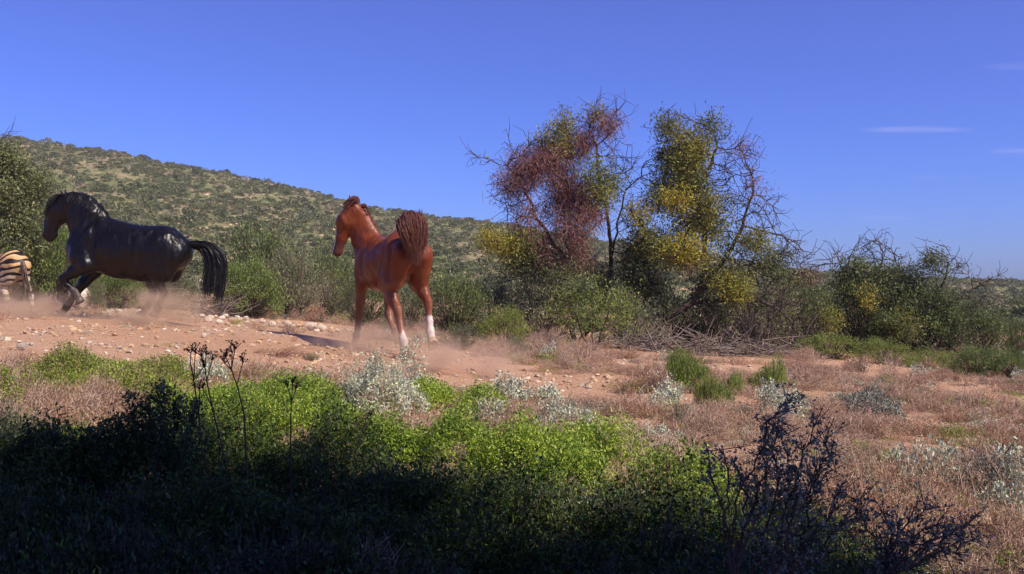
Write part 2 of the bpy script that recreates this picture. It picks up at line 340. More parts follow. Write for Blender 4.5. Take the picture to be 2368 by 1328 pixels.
def patch(name, label, cat, box, h, style, group=None, dens=1.0, mix=None):
    px0, px1, yt, yb = box; pc = (px0+px1)/2; h *= .8 if cat == 'plant mat' else 1
    g = G(pc, yb); Yf = g[1]
    Ys = np.linspace(Yf+.1, Yf+6, 400); xs = (pc-CX)/F*Ys
    proj = CY+(CH-(H(xs, Ys)+.75*h))*F/Ys; k = np.argmax(proj <= yt) if (proj <= yt).any() else 200
    Yb = Ys[k]; ry = max((Yb-Yf)/2, .12); Ym = (Yf+Yb)/2
    if ry < h*.4: ry = h*.4; Ym = Yf+ry
    rx = (px1-px0)/2/F*Ym; cx = (pc-CX)/F*Ym; c = np.array([cx, Ym, float(H(cx, Ym))])
    rx *= 1.13; ry *= 1.15; FOOT.append((cx, Ym, rx, ry))
    root = empty(name, c, label, cat, group)
    area = math.pi*rx*ry
    styles = [(style, 1.0)] if not mix else mix
    gl = {}
    for st, wt in styles:
        ml, ms, sd, m, f0, jit, L, W, a, rs, cv, tw = STY[st]
        dist = max(1.0, Ym/7.0)**.75                      # farther plants get fewer, larger leaves
        n = int(sd*area*wt*dens/dist)+8
        th = rng.random(n)*2*math.pi; u = rng.random(n)**.5
        e = 1+fbm(np.cos(th)*1.6+pc, np.sin(th)*1.6+yb, 3, 2)*.9
        x = np.cos(th)*u*e; y = np.sin(th)*u*e
        wx, wy = cx+x*rx, Ym+y*ry
        prof = np.sqrt(np.clip(1-(u*.93)**2, 0.05, 1))*(.55+1.9*np.clip(fbm(wx*3.6+pc, wy*3.6, 2, 8)*1.3+.22, 0, 1))
        z = H(wx, wy)
        tip = np.stack([wx, wy, z+h*prof*(.75+.35*rng.random(n))], 1)
        bx, by = cx+x*rx*.86+rng.normal(size=n)*.03, Ym+y*ry*.86+rng.normal(size=n)*.03
        base = np.stack([bx, by, H(bx, by)-.01], 1)
        base = base*.75+np.stack([wx, wy, z], 1)*.25
        for mm in (ml, ms): gl.setdefault(mm, Geo())
        sprigs(gl[ml], gl[ms], base-c, tip-c, m, f0, jit*dist**.5, L*dist**.6, W*dist**.8, a, rs*dist**.6, cv, tw)
    parts = {}
    for mm, g_ in gl.items():
        if g_.n == 0: continue
        nm = 'stems' if mm in ('twig', 'barkgrey') or (mm in ('straw', 'russet', 'olive_mat') and mm not in [STY[s][0] for s, _ in styles]) else 'foliage'
        g_.obj(nm, M[mm], root)['kind'] = 'stuff'
    return root

_protos = {}; FOOT = []
def dome_bush(kind, leaf, stem, rx=1.0, rz=1.0, clumps=90, lv=60, L=.07, W=.028, jit=.11, seed=0, bare=.15, open_=.35):
    """a many-stemmed bush of unit size, base at the origin: returns (foliage mesh, stems mesh)"""
    key = (kind, seed)
    if key in _protos: return _protos[key]
    gl, gs = Geo(), Geo(); r = np.random.default_rng(100+seed)
    n = clumps
    th = r.random(n)*2*np.pi; cz = r.random(n)**.8; rad = np.sqrt(np.clip(1-(cz*.96)**2, 0, 1))*(.55+.45*r.random(n)**.5)
    lump = .78+.45*r.random(n)
    tips = np.stack([np.cos(th)*rad*lump, np.sin(th)*rad*lump, .08+cz*.85*lump], 1)
    bases = np.stack([r.normal(size=n)*.10, r.normal(size=n)*.10, np.zeros(n)], 1)
    mid = (bases*.6+tips*.4)+r.normal(size=(n, 3))*.06; mid[:, 2] = np.maximum(mid[:, 2], .03)
    gs.segs(bases, mid, .018, .011, 4); gs.segs(mid, tips, .011, .004, 3)
    lit = r.random(n) > bare
    c = tips[lit]; k = len(c)
    q = c[:, None]+r.normal(size=(k, lv, 3))*jit*np.array([1.15, 1.15, .75])
    q = q.reshape(-1, 3); q[:, 2] = np.abs(q[:, 2])
    d = unit(q-np.array([0, 0, .1]))+r.normal(size=q.shape)*.8; s = .6+.8*r.random(len(q))
    gl.leaves(q, d, L*s, W*s, r)
    tw = int(n*5); i = r.integers(0, n, tw); p = tips[i]+r.normal(size=(tw, 3))*jit*.7; e = p+unit(unit(p)+r.normal(size=(tw, 3))*.5)*(.06+.12*r.random((tw, 1)))
    gs.segs(p, e, .004, .002, 3)
    fo = gl.obj('foliage', M[leaf], linkit=False); so = gs.obj('stems', M[stem], linkit=False)
    _protos[key] = (fo.data, so.data); bpy.data.objects.remove(fo); bpy.data.objects.remove(so)
    return _protos[key]
KIND = {  # kind: leaf, stem, clumps, leaves, L, W, jitter, bare
    'green': ('bush', 'bark', 130, 55, .050, .020, .085, .12), 'bright': ('bushbright', 'bark', 130, 75, .050, .020, .085, .05),
    'lime': ('bushlime', 'twig', 110, 60, .065, .016, .08, .05), 'greyb': ('bushgrey', 'twig', 110, 55, .055, .018, .09, .1),
    'thorn': ('acacia', 'bark', 120, 50, .055, .020, .09, .15), 'mauveb': ('mauve', 'mauve', 150, 40, .05, .010, .09, .05),
    'russetb': ('russet', 'russet', 150, 40, .05, .010, .08, .05),
}
def bush(kind, label, cat, px, yb, wpx, hpx, Y=None, group=None, seed=None, name='bush', rot=None):
    if Y is None: g = G(px, yb)
    else:
        x = (px-CX)/F*Y; g = np.array([x, Y, float(H(x, Y))])
    Y = g[1]; k = KIND[kind]; seed = (int(px) % 3) if seed is None else seed
    fm, sm = dome_bush(kind, k[0], k[1], clumps=k[2], lv=k[3], L=k[4], W=k[5], jit=k[6], bare=k[7], seed=seed)
    top = CH-(yb-hpx-CY)/F*Y
    h = max(top-g[2], .1) if Y is not None else hpx/F*Y
    root = empty(name, g-np.array([0, 0, .03]), label, cat, group)
    sx = wpx/2/F*Y; root.scale = (sx, sx*.85, h); root.rotation_euler = (0, 0, rng.random()*6.28 if rot is None else rot)
    link(bpy.data.objects.new('foliage', fm), root)['kind'] = 'stuff'; link(bpy.data.objects.new('stems', sm), root)['kind'] = 'stuff'
    return root

# ------------------------------------------------------------------ trees grown towards their crowns
def colonize(chains, attr, step=.16, dk=.22, iters=160, wob=.25, seed=1):
    r = np.random.default_rng(seed); P = []; par = []
    for ch in chains:                                    # each chain: list of points; the first chain starts the tree
        ch = np.asarray(ch, float); prev = -1
        if P:
            dd = np.linalg.norm(np.array(P)-ch[0], axis=1); prev = int(dd.argmin())
        for a, b in zip(ch[:-1], ch[1:]):
            m = max(int(np.linalg.norm(b-a)/step), 1)
            for k in range(m):
                q = a+(b-a)*(k/m)+r.normal(size=3)*.018
                P.append(q); par.append(prev); prev = len(P)-1
    P = [np.array(p) for p in P]; A = np.array(attr); alive = np.ones(len(A), bool)
    PN = np.array(P); best = np.full(len(A), 1e9); bi = np.zeros(len(A), int)
    def upd(lo):
        Q = np.array(P[lo:])
        if len(Q) == 0: return
        d = np.linalg.norm(A[:, None]-Q[None], axis=2); j = d.argmin(1); dm = d[np.arange(len(A)), j]
        u = dm < best; best[u] = dm[u]; bi[u] = j[u]+lo
    upd(0)
    for it in range(iters):
        alive &= best > dk
        if not alive.any(): break
        idx = np.where(alive)[0]; tgt = bi[idx]
        D = unit(A[idx]-np.array(P)[tgt]); uniq, inv = np.unique(tgt, return_inverse=True)
        S = np.zeros((len(uniq), 3)); np.add.at(S, inv, D); S = unit(S)+r.normal(size=S.shape)*wob; S = unit(S)
        lo = len(P); NP = np.array(P)[uniq]+S*step
        for q, u in zip(NP, uniq): P.append(q); par.append(int(u))
        upd(lo)
        if len(P) > 9000: break
    return np.array(P), np.array(par)
def branch_geo(P, par, r0=.006, ex=2.35, rmax=.5, cull=0):
    n = len(P); a = np.zeros(n); kids = np.zeros(n, int)
    for i in range(n-1, 0, -1):
        if a[i] == 0: a[i] = r0**ex
        if par[i] >= 0: a[par[i]] += a[i]; kids[par[i]] += 1
    if a[0] == 0: a[0] = r0**ex
    rad = np.minimum(a**(1/ex), rmax); return rad, kids
def tree(name, label, cat, chains, blobs, Y, seed=1, r0=.006, dens=1.0, ex=2.35, dk=.2, group=None, leafscale=1.0, origin=None, twiggy=1.0, wob=.25, step=.16, world=False):
    """chains and blobs are given where they stand; blobs: (px, py, rx, ry, type, Y offset)"""
    r = np.random.default_rng(seed)
    attr, typ = [], []
    for b in blobs:
        if world: (px, rx, ry, ty), dy = b[:4], 0; c = np.array(px); ex_, ez, ed = rx, ry, rx
        else:
            px, py, rx, ry, ty = b[:5]; dy = b[5] if len(b) > 5 else 0
            c = PT(px, py, Y+dy); ex_ = rx/F*Y; ez = ry/F*Y; ed = max(ex_*.85, .25)
        vol = ex_*ez*ed*4.2
        n = int((130 if ty in ('bare', 'rtip') else 85 if ty == 'red' else 70)*vol**.75*3*dens)+12
        q = rdirs(n, r)*(r.random((n, 1))**.38)*np.array([ex_, ed, ez])+c
        cl = vnoise(q[:, 0]*2.3+q[:, 1]*1.1, q[:, 2]*2.3-q[:, 1]*.9, 7) if not world else 1+0*q[:, 0]      # ragged, with gaps
        q = q[cl > (.405 if ty in ('olive', 'yellow', 'green', 'dark', 'red') else .2)]; n = len(q)
        if n == 0: continue
        attr.append(q); typ += [ty]*n
    attr = np.concatenate(attr); typ = np.array(typ)
    ch = [[(PT(p[0], p[1], Y+(p[2] if len(p) > 2 else 0)) if not world else np.array(p)) for p in c] for c in chains]
    ch[0][0][2] = float(H(ch[0][0][0], ch[0][0][1]))-.05
    for c in ch[1:]:
        if len(c[0]) and abs(c[0][2]-ch[0][0][2]) < .6: c[0][2] = float(H(c[0][0], c[0][1]))-.05
    P, par = colonize(ch, attr, seed=seed, dk=dk, wob=wob, step=step)
    base = ch[0][0].copy(); root = empty(name, base, label, cat, group)
    rad, kids = branch_geo(P, par, r0, ex)
    # a chain that starts on the ground of its own is a root of its own
    i = np.where(par >= 0)[0]; A, B, ra, rb = P[par[i]]-base, P[i]-base, rad[par[i]], rad[i]
    ra = np.minimum(ra, rb*1.5)
    nch = sum(max(int(np.linalg.norm(b-a)/step), 1) for c in ch for a, b in zip(c[:-1], c[1:]))
    tr = i < nch; gt = Geo(); gt.segs(A[tr], B[tr]+(B[tr]-A[tr])*.12, ra[tr], rb[tr], 8); gt.obj('trunk', M['bark'], root, smooth=True)
    gb = Geo(); k = (~tr) & (rb > .022); gb.segs(A[k], B[k]+(B[k]-A[k])*.08, ra[k], rb[k], 5)
    k = (~tr) & (rb <= .022); gb.segs(A[k], B[k], ra[k], rb[k], 3)
    # fine crooked twigs on thin nodes
    thin = np.where(rad < r0*2.2)[0]; m = int(len(thin)*2.2*twiggy)
    if m:
        t = r.choice(thin, m); D = unit(P[t]-P[np.maximum(par[t], 0)]+1e-6)
        d1 = unit(D+r.normal(size=(m, 3))*.9); l = (.10+.22*r.random((m, 1))); q = P[t]+d1*l; d2 = unit(d1+r.normal(size=(m, 3))*.7); q2 = q+d2*l*.8
        gb.segs(P[t]-base, q-base, r0*.9, r0*.7, 3); gb.segs(q-base, q2-base, r0*.7, r0*.45, 3)
    gb.obj('branches', M['bark'], root)
    conf = {'olive': ('olive', 'mistletoe', 44), 'yellow': ('yellow', 'mistletoe', 38), 'red': ('redm', 'mistletoe', 32), 'rtip': ('redm', 'mistletoe', 9), 'green': ('acacia', 'crown', 34), 'dark': ('acacia', 'crown', 50), 'bare': ('acacia', 'crown', 5), 'bushg': ('bushlime', 'crown', 16)}
    geos = {}
    for ty in set(typ):
        ml, part, m = conf[ty]; g_ = geos.setdefault((ml, part), Geo())
        if ty == 'bare':
            c = P[thin] if len(thin) else attr[typ == ty]
            c = c[r.random(len(c)) < .35]; m = 7
        else: c = attr[typ == ty]
        n = len(c)
        if n == 0: continue
        q = (c[:, None]+r.normal(size=(n, m, 3))*(.11 if ty != 'bare' else .05)*leafscale).reshape(-1, 3); N = len(q)
        if ty == 'red':
            d = r.normal(size=(N, 3))*.7+np.array([0, 0, -.7]); g_.leaves(q-base, d, .06*r.random(N)+.03, .011, r)
            m2 = 5; a_ = (c[:, None]+r.normal(size=(n, m2, 3))*.12).reshape(-1, 3); d = unit(r.normal(size=(len(a_), 3))*.6+np.array([0, 0, -.8])); e = a_+d*(.10+.22*r.random((len(a_), 1)))
            g_.segs(a_-base, e-base, .0045, .0025, 3)
        else:
            d = r.normal(size=(N, 3))+np.array([0, 0, .25]); s = (.6+.8*r.random(N))*leafscale
            L, W = {'rtip': (.05, .014), 'olive': (.058, .019), 'yellow': (.058, .019), 'green': (.05, .020), 'dark': (.058, .025), 'bare': (.05, .02), 'bushg': (.05, .016)}[ty]
            g_.leaves(q-base, d, L*s, W*s, r)
    for (ml, part), g_ in geos.items():
        if g_.n:
            o = g_.obj(part, M[ml], root)
            if part == 'mistletoe': o['label'] = {'olive': 'olive green mistletoe clumps', 'yellow': 'bright yellow mistletoe clumps', 'redm': 'rusty red hanging mistletoe clumps'}[ml]
    for o in root.children:
        if o.name.split('.')[0] != 'trunk': o['kind'] = 'stuff'
    return root

def scatter(name, pts, rots, scls, idx, protos):
    """uncountable cover: points that carry small plants or stones, one object"""
    me = bpy.data.meshes.new(name); n = len(pts); me.vertices.add(n); me.vertices.foreach_set('co', np.asarray(pts, np.float32).ravel())
    for nm, ty, dat in (('rot', 'FLOAT_VECTOR', rots), ('scl', 'FLOAT_VECTOR', scls), ('pick', 'INT', idx)):
        at = me.attributes.new(nm, ty, 'POINT'); at.data.foreach_set('vector' if ty == 'FLOAT_VECTOR' else 'value', np.asarray(dat, np.int32 if ty == 'INT' else np.float32).ravel())
    o = bpy.data.objects.new(name, me); link(o); o['kind'] = 'stuff'
    col = bpy.data.collections.new(name+'_shapes')
    for p in protos: col.objects.link(p)
    rank = np.argsort(np.argsort([p.name for p in protos])); me.attributes['pick'].data.foreach_set('value', rank[np.asarray(idx)].astype(np.int32))   # children are picked in name order
    ng = bpy.data.node_groups.new(name+'_cover', 'GeometryNodeTree')
    ng.interface.new_socket('Geometry', in_out='INPUT', socket_type='NodeSocketGeometry'); ng.interface.new_socket('Geometry', in_out='OUTPUT', socket_type='NodeSocketGeometry')
    N = ng.nodes; gi = N.new('NodeGroupInput'); go = N.new('NodeGroupOutput'); ip = N.new('GeometryNodeInstanceOnPoints'); ci = N.new('GeometryNodeCollectionInfo')
    ci.inputs['Collection'].default_value = col; ci.inputs['Separate Children'].default_value = True; ci.inputs['Reset Children'].default_value = True
    def at(nm, ty):
        a = N.new('GeometryNodeInputNamedAttribute'); a.data_type = ty; a.inputs['Name'].default_value = nm; return a.outputs['Attribute']
    ng.links.new(gi.outputs[0], ip.inputs['Points']); ng.links.new(ci.outputs[0], ip.inputs['Instance']); ip.inputs['Pick Instance'].default_value = True
    ng.links.new(at('pick', 'INT'), ip.inputs['Instance Index']); ng.links.new(at('scl', 'FLOAT_VECTOR'), ip.inputs['Scale'])
    er = N.new('FunctionNodeEulerToRotation'); ng.links.new(at('rot', 'FLOAT_VECTOR'), er.inputs[0]); ng.links.new(er.outputs[0], ip.inputs['Rotation'])
    ng.links.new(ip.outputs[0], go.inputs[0])
    md = o.modifiers.new('cover', 'NODES'); md.node_group = ng
    return o
def proto_plant(name, style, h=.25, r=.2, n=40, m=None):
    ml, ms, sd, mm, f0, jit, L, W, a, rs, cv, tw = STY[style]; gl, gs = Geo(), Geo()
    th = rng.random(n)*6.28; u = rng.random(n)**.6; lift = h*np.sqrt(1-(u*.85)**2)*(.6+.6*rng.random(n))
    tip = np.stack([np.cos(th)*u*r, np.sin(th)*u*r, lift], 1); base = tip*np.array([.35, .35, 0])
    sprigs(gl, gs, base, tip, m or mm, f0, jit, L, W, a, rs, cv, tw)
    V = np.concatenate(gl.V+gs.V); Q = []; off = 0; mi = []
    for k, g_ in enumerate((gl, gs)):
        if g_.n: q = np.concatenate(g_.Q)+off; Q.append(q); mi += [k]*len(q); off += g_.n
    return mesh_obj(name, V, [np.concatenate(Q)], [M[ml], M[ms]], midx=mi, linkit=False)
def proto_bush(name, leaf, n=26, lv=9, L=.28, W=.16, seed=0, bare=0):
    r = np.random.default_rng(500+seed); th = r.random(n)*6.28; cz = r.random(n); rad = np.sqrt(1-(cz*.95)**2)*(.6+.4*r.random(n))
    c = np.stack([np.cos(th)*rad*.8, np.sin(th)*rad*.8, .1+cz*.75], 1)
    q = (c[:, None]+r.normal(size=(n, lv, 3))*.13).reshape(-1, 3); q[:, 2] = np.abs(q[:, 2]); g_ = Geo()
    s = .6+.8*r.random(len(q)); g_.leaves(q, unit(q)+r.normal(size=q.shape)*.8, L*s, W*s, r)
    return g_.obj(name, M[leaf], linkit=False)
def rock_mesh(name, mat, seed, sub=2, flat=.65, rough=.35):
    import bmesh
    bm = bmesh.new(); bmesh.ops.create_icosphere(bm, subdivisions=sub, radius=1.0); r = np.random.default_rng(seed)
    C = r.normal(size=(15, 3)); C = unit(C); cut = .5+.42*r.random(15)
    for v in bm.verts:
        p = np.array(v.co); p = p*(1+rough*.5*(r.random()-.5)*.3)
        for c, k in zip(C, cut):
            e = p@c-k
            if e > 0: p = p-c*e*.97
        v.co = Vector(p*np.array([1, .8+.2*r.random()*0, flat]))
    me = bpy.data.meshes.new(name); bm.to_mesh(me); bm.free(); me.materials.append(M[mat]); return me
# ------------------------------------------------------------------ hill cover
def hill_cover():
    hs = [proto_bush('hill_bush', 'hillshrub', seed=i, n=[26, 20, 30, 16][i]) for i in range(4)]+[proto_bush('hill_tuft', 'bushgrey', seed=9, n=14, lv=8, L=.24, W=.10), proto_bush('hill_tuft', 'mauve', seed=10, n=16, lv=7, L=.22, W=.08)]
    def wedge(n, y0, y1, amax):
        y = np.sqrt(rng.random(n)*(y1**2-y0**2)+y0**2); a = (rng.random(n)*2-1)*amax; return a*y, y
    x, y = wedge(84000, 25, 236, .87)
    d = fbm(x*.03, y*.03, 4, 21)*.9+fbm(x*.2, y*.2, 3, 33)*1.2
    keep = rng.random(len(x)) < np.clip(.70+d*1.5, .2, 1)*np.where(y < 45, .45, 1)
    x, y = x[keep], y[keep]; n = len(x)
    s = (.20+rng.random(n)**2.6*.85)*(.8+.5*(rng.random(n) > .93)); s = s*np.where(y < 60, .8, 1)
    S = np.stack([s, s, s*(.55+.5*rng.random(n))], 1); Rr = np.stack([0*s, 0*s, rng.random(n)*6.28], 1)
    pk = rng.choice(6, n, p=[.2, .2, .17, .13, .2, .10])
    scatter('hillside_shrubs', np.stack([x, y, H(x, y)-.08], 1), Rr, S, pk, hs)
    rk = []
    for i in range(3):
        me = rock_mesh('hill_rock', 'stone_tan', 40+i, 1, .6); rk.append(bpy.data.objects.new('hill_rock', me))
    x, y = wedge(12600, 30, 236, .87); k = rng.random(len(x)) < np.clip(.35-fbm(x*.045, y*.045, 4, 21)*3, .05, 1); x, y = x[k], y[k]; n = len(x)
    s = .12+.42*rng.random(n)**2.5; S = np.stack([s, s*(.7+.5*rng.random(n)), s*.8], 1)
    scatter('hillside_rocks', np.stack([x, y, H(x, y)], 1), np.stack([rng.normal(size=n)*.2, rng.normal(size=n)*.2, rng.random(n)*6.28], 1), S, rng.integers(0, 3, n), rk)
hill_cover()

# ------------------------------------------------------------------ ground cover nobody could count
# how open the soil is at a ground point (1 = bare track), from the track's course across the clearing
TRK = [(-9, 15.2, 1.6), (-6, 13.5, 2.2), (-4, 13.0, 2.4), (-2, 13.2, 2.0), (-.6, 12.0, 1.2), (.6, 10.6, .55), (1.7, 9.8, .5), (3.6, 9.3, .35)]
def bare(x, y):
    b = np.zeros_like(x)
    for (x0, y0, w0), (x1, y1, w1) in zip(TRK[:-1], TRK[1:]):
        t = np.clip(((x-x0)*(x1-x0)+(y-y0)*(y1-y0))/((x1-x0)**2+(y1-y0)**2), 0, 1)
        d = np.hypot(x-x0-t*(x1-x0), y-y0-t*(y1-y0))/(w0+(w1-w0)*t); b = np.maximum(b, 1-ss(.7, 1.25, d+fbm(x*1.5, y*1.5, 3, 4)*.8))
    for cx, cy, rx, ry in ((-3.3, 7.9, 1.4, .3), (5.0, 8.1, 1.3, .35), (3.2, 8.3, .8, .22), (3.5, 4.9, .45, .25), (-1.2, 10.5, 1.6, .5), (2.2, 14.5, 1.5, .5), (-4.3, 11.6, 3.2, 1.9), (.2, 12.0, 1.8, .8), (3.4, 15.5, 2.2, .4), (5.6, 11.2, 1.4, .3), (-4.0, 17.4, 3.2, 1.3), (7.0, 14.5, 1.8, .35)):
        b = np.maximum(b, 1-ss(.7, 1.2, np.hypot((x-cx)/rx, (y-cy)/ry)+fbm(x*2, y*2, 3, 6)*.5))
    return b
def ground_cover():
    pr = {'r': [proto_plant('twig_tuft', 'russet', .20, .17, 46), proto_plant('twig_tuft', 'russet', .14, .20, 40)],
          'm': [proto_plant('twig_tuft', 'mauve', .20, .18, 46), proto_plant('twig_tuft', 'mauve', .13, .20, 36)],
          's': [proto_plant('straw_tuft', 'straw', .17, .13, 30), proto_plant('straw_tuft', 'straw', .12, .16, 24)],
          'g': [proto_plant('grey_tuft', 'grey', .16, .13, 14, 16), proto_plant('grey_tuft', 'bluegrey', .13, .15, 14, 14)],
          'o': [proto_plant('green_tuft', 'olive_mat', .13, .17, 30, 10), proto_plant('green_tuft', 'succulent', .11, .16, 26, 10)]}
    pr['d'] = [proto_plant('dark_tuft', 'shaded_green', .16, .17, 34, 12), proto_plant('dark_tuft', 'dark', .2, .16, 30, 12)]  # tufts with shade worked into their leaf colour
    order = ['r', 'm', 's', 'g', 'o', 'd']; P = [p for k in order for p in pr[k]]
    n = 76000; y = 2.9*(30/2.9)**(rng.random(n)**.66); a = (rng.random(n)*2-1)*.78; x = a*y
    far = ss(6, 20, y)
    b = bare(x, y); left = ss(.5, -2.5, x)
    f1 = fbm(x*.55, y*.55, 4, 12); f2 = fbm(x*.8, y*.8, 3, 22); f3 = fbm(x*.6+9, y*.6, 3, 32)
    keep = rng.random(n) < np.clip((.78-.30*far-b*.97-.68*ss(-.05, .07, fbm(x*.7+4, y*1.5, 3, 51))*ss(5.5, 7.5, y))*(1-.25*left)*(1-.35*np.clip(-f1*4, 0, 1)), .012, 1)
    for cx, cy, rx, ry in FOOT: keep &= (np.hypot((x-cx)/rx, (y-cy)/ry) > 1.02) | (rng.random(len(x)) < .05)
    x, y, f1, f2, f3, left, far, b = [v[keep] for v in (x, y, f1, f2, f3, left, far, b)]; n = len(x)
    wts = np.stack([1.1+3*f1, .75-3*f1+0*x, .65+0*x, .34+2.4*f2, (.28+2.8*f3)*(1-.3*far), 0*x], 1); wts = np.clip(wts, .03, None); wts[:, 5] = 0
    shd = (1-ss(-.6, .4, y-(6.4-.45*(x+2))))*(1-ss(1.2, 1.9, x))  # shade zone: darker-leaved tufts replace lighter ones, deepening the shade by colour
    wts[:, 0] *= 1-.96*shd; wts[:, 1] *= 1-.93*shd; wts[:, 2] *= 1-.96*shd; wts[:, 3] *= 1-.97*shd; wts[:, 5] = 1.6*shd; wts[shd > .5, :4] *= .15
    wts /= wts.sum(1, keepdims=True); c = (wts.cumsum(1) < rng.random((n, 1))).sum(1).clip(0, 5)
    s = (.42+.6*rng.random(n))*(1-.45*b)*(1+.35*far)
    S = np.stack([s, s, s*(.35+1.0*rng.random(n)**1.5)*(.45+2.2*np.clip(fbm(x*1.3, y*1.3, 2, 77)+.15, 0, .4))], 1)
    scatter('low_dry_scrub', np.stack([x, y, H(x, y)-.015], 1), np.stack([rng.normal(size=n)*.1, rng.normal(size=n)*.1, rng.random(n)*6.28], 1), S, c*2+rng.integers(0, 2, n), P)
    # gravel and small stones
    rk = [bpy.data.objects.new('pebble', rock_mesh('pebble', m, 60+i, 1, .55)) for i, m in enumerate(('stone_pale', 'stone_tan', 'stone_tan', 'stone_grey'))]
    n = 60000; y = 3*(26/3)**(rng.random(n)**.7); x = (rng.random(n)*2-1)*.6*y; k = rng.random(n) < np.clip(bare(x, y)*1.1+.12, 0, 1)*np.clip(.5+fbm(x*.8, y*.8, 3, 44)*3, .1, 1)
    x, y = x[k], y[k]; n = len(x); s = .008+.055*rng.random(n)**3.2
    scatter('gravel', np.stack([x, y, H(x, y)+s*.15], 1), np.stack([rng.normal(size=n)*.3, rng.normal(size=n)*.3, rng.random(n)*6.28], 1), np.stack([s, s*(.6+.5*rng.random(n)), s*.8], 1), rng.choice(4, n, p=[.3, .32, .26, .12]), rk)
# ------------------------------------------------------------------ single stones
def stone(px, py, wpx, hpx, mat, label=None, seed=0, group=None, sink=.25, name='stone', Y=None):
    g = G(px, py)
    if Y: x = (px-CX)/F*Y; g = np.array([x, Y, float(H(x, Y))])
    sx = wpx/2/F*g[1]; sz = hpx/2/F*g[1]/(1-sink*.5)
    me = rock_mesh('stone', mat, seed, 2 if wpx < 40 else 3, 1.0)
    o = bpy.data.objects.new(name, me); link(o); o.location = g+np.array([0, sx*.5, sz*(1-sink)]); o.scale = (sx, sx*.8, sz); o.rotation_euler = (0, 0, rng.random()*6.28*0+rng.normal()*.4)
    return tag(o, label, 'stone' if name == 'stone' else 'boulder', group)
stone(171, 700, 82, 62, 'stone_pale', 'pale limestone boulder behind the crossed forelegs of the black horse', 3, name='boulder', sink=.1, Y=17.5)
stone(47, 811, 26, 20, 'stone_grey', 'rounded grey stone on bare soil near the left edge, below the zebra', 4, sink=.15)
stone(24, 809, 15, 9, 'stone_tan', 'small brownish stone lying just left of the rounded grey stone', 5)
stone(332, 802, 23, 11, 'stone_tan', 'flat ochre yellow stone on the track below the black horse', 6)
stone(469, 782, 15, 12, 'stone_pale', 'small pale stone alone between the stone row and the dried flower stalks', 7)
stone(1605, 862, 20, 16, 'stone_tan', 'tan stone just behind the round bright green broom tuft', 8)
stone(1948, 957, 16, 8, 'stone_tan', 'flat pinkish stone among dry scrub right of the hooked grey shrub', 9)
stone(273, 709, 17, 12, 'stone_pale', 'pale stone on the track edge under the belly of the black horse', 10, Y=17)
stone(249, 711, 12, 7, 'stone_pale', 'small pale stone left of the stone under the black horse', 11, Y=17)
stone(385, 722, 12, 9, 'stone_tan', 'small tan stone behind the hind hooves of the black horse', 12, Y=17.2)
stone(220, 836, 12, 12, 'stone_pale', 'small pink-white stone just above the upper green mat', 13)
stone(408, 806, 14, 7, 'stone_pale', 'flat cream stone between ochre stone and dried flower stalks', 14)
stone(505, 852, 11, 7, 'stone_pale', 'small pale stone between the two pairs of dried flower stalks', 15)
stone(1432, 908, 12, 12, 'stone_pale', 'small whitish stone at the bend of the sandy track', 16)
r_ = np.random.default_rng(5)
row = [(466, 738, 12), (486, 744, 16), (497, 737, 10), (512, 752, 18), (519, 736, 15), (541, 760, 26), (556, 745, 13), (568, 738, 12), (589, 765, 14), (604, 752, 12), (628, 766, 20), (640, 742, 10), (662, 764, 22), (676, 770, 15), (690, 760, 13), (718, 765, 28), (742, 768, 22), (765, 771, 18), (505, 765, 16), (480, 763, 20), (525, 767, 12), (570, 757, 12), (610, 742, 9), (700, 751, 9), (752, 752, 10), (450, 730, 9), (428, 728, 10), (778, 762, 12), (548, 736, 14), (650, 771, 12), (583, 744, 8), (732, 774, 13)]
for i, (px, py, wd) in enumerate(row):
    Y = 17.7-(py-730)*.045+r_.normal()*.1
    FOOT.append(((px-CX)/F*Y, Y, .32, .30)); stone(px, py, wd*1.35, wd*.8, ['stone_pale', 'stone_pale', 'stone_tan'][i % 3], 'whitish stone in the loose row along the far track edge between the horses', 100+i % 9, 'pale stones in the row behind the horses', Y=Y)

# ------------------------------------------------------------------ bushes behind the clearing
B = bush
B('green', 'dark green tall bush behind the zebra and the black muzzle', 'bush', 40, 700, 250, 250, 20.5)
B('bright', 'bright green leafy bush between the zebra and the chest of the black horse', 'bush', 120, 700, 170, 165, 19.6)
B('bright', 'green bush seen under the belly of the black horse', 'bush', 275, 712, 170, 100, 19.2)
B('greyb', 'dull green low bush behind the hind legs of the black horse', 'bush', 395, 722, 130, 100, 19.4)
B('bushgrey' if False else 'greyb', 'grey-green small plant with broad leaves beside the pale boulder', 'plant', 222, 718, 52, 66, 16.6, seed=2, name='plant')
B('bright', 'bright green rounded bush just right of the black tail', 'bush', 572, 728, 165, 125, 18.6, seed=0)
B('green', 'olive green bush standing tall behind the bright bush at the black tail', 'bush', 600, 700, 260, 165, 22, seed=1)
B('greyb', 'grey-green bush midway between the two horses', 'bush', 672, 735, 150, 150, 19.5)
B('green', 'tall green bush behind the muzzle gap left of the chestnut horse', 'bush', 755, 735, 150, 150, 21)
B('green', 'dark green bush showing between the forelegs of the chestnut horse', 'bush', 845, 748, 150, 110, 19.6)
B('greyb', 'grey-green bush showing between the hind legs of the chestnut horse', 'bush', 935, 757, 120, 100, 19)
B('green', 'broad green bush right behind the chestnut rump', 'bush', 1050, 762, 190, 125, 19)
B('greyb', 'loose grey-green bush under the left tip of the red-tinged tree', 'bush', 1135, 775, 170, 125, 20)
B('lime', 'yellow-green low bush at the foot of the red-tinged tree', 'bush', 1170, 785, 120, 70, 18)
B('greyb', 'dull olive bush below the trunk of the red-tinged tree', 'bush', 1260, 775, 200, 130, 19.5)
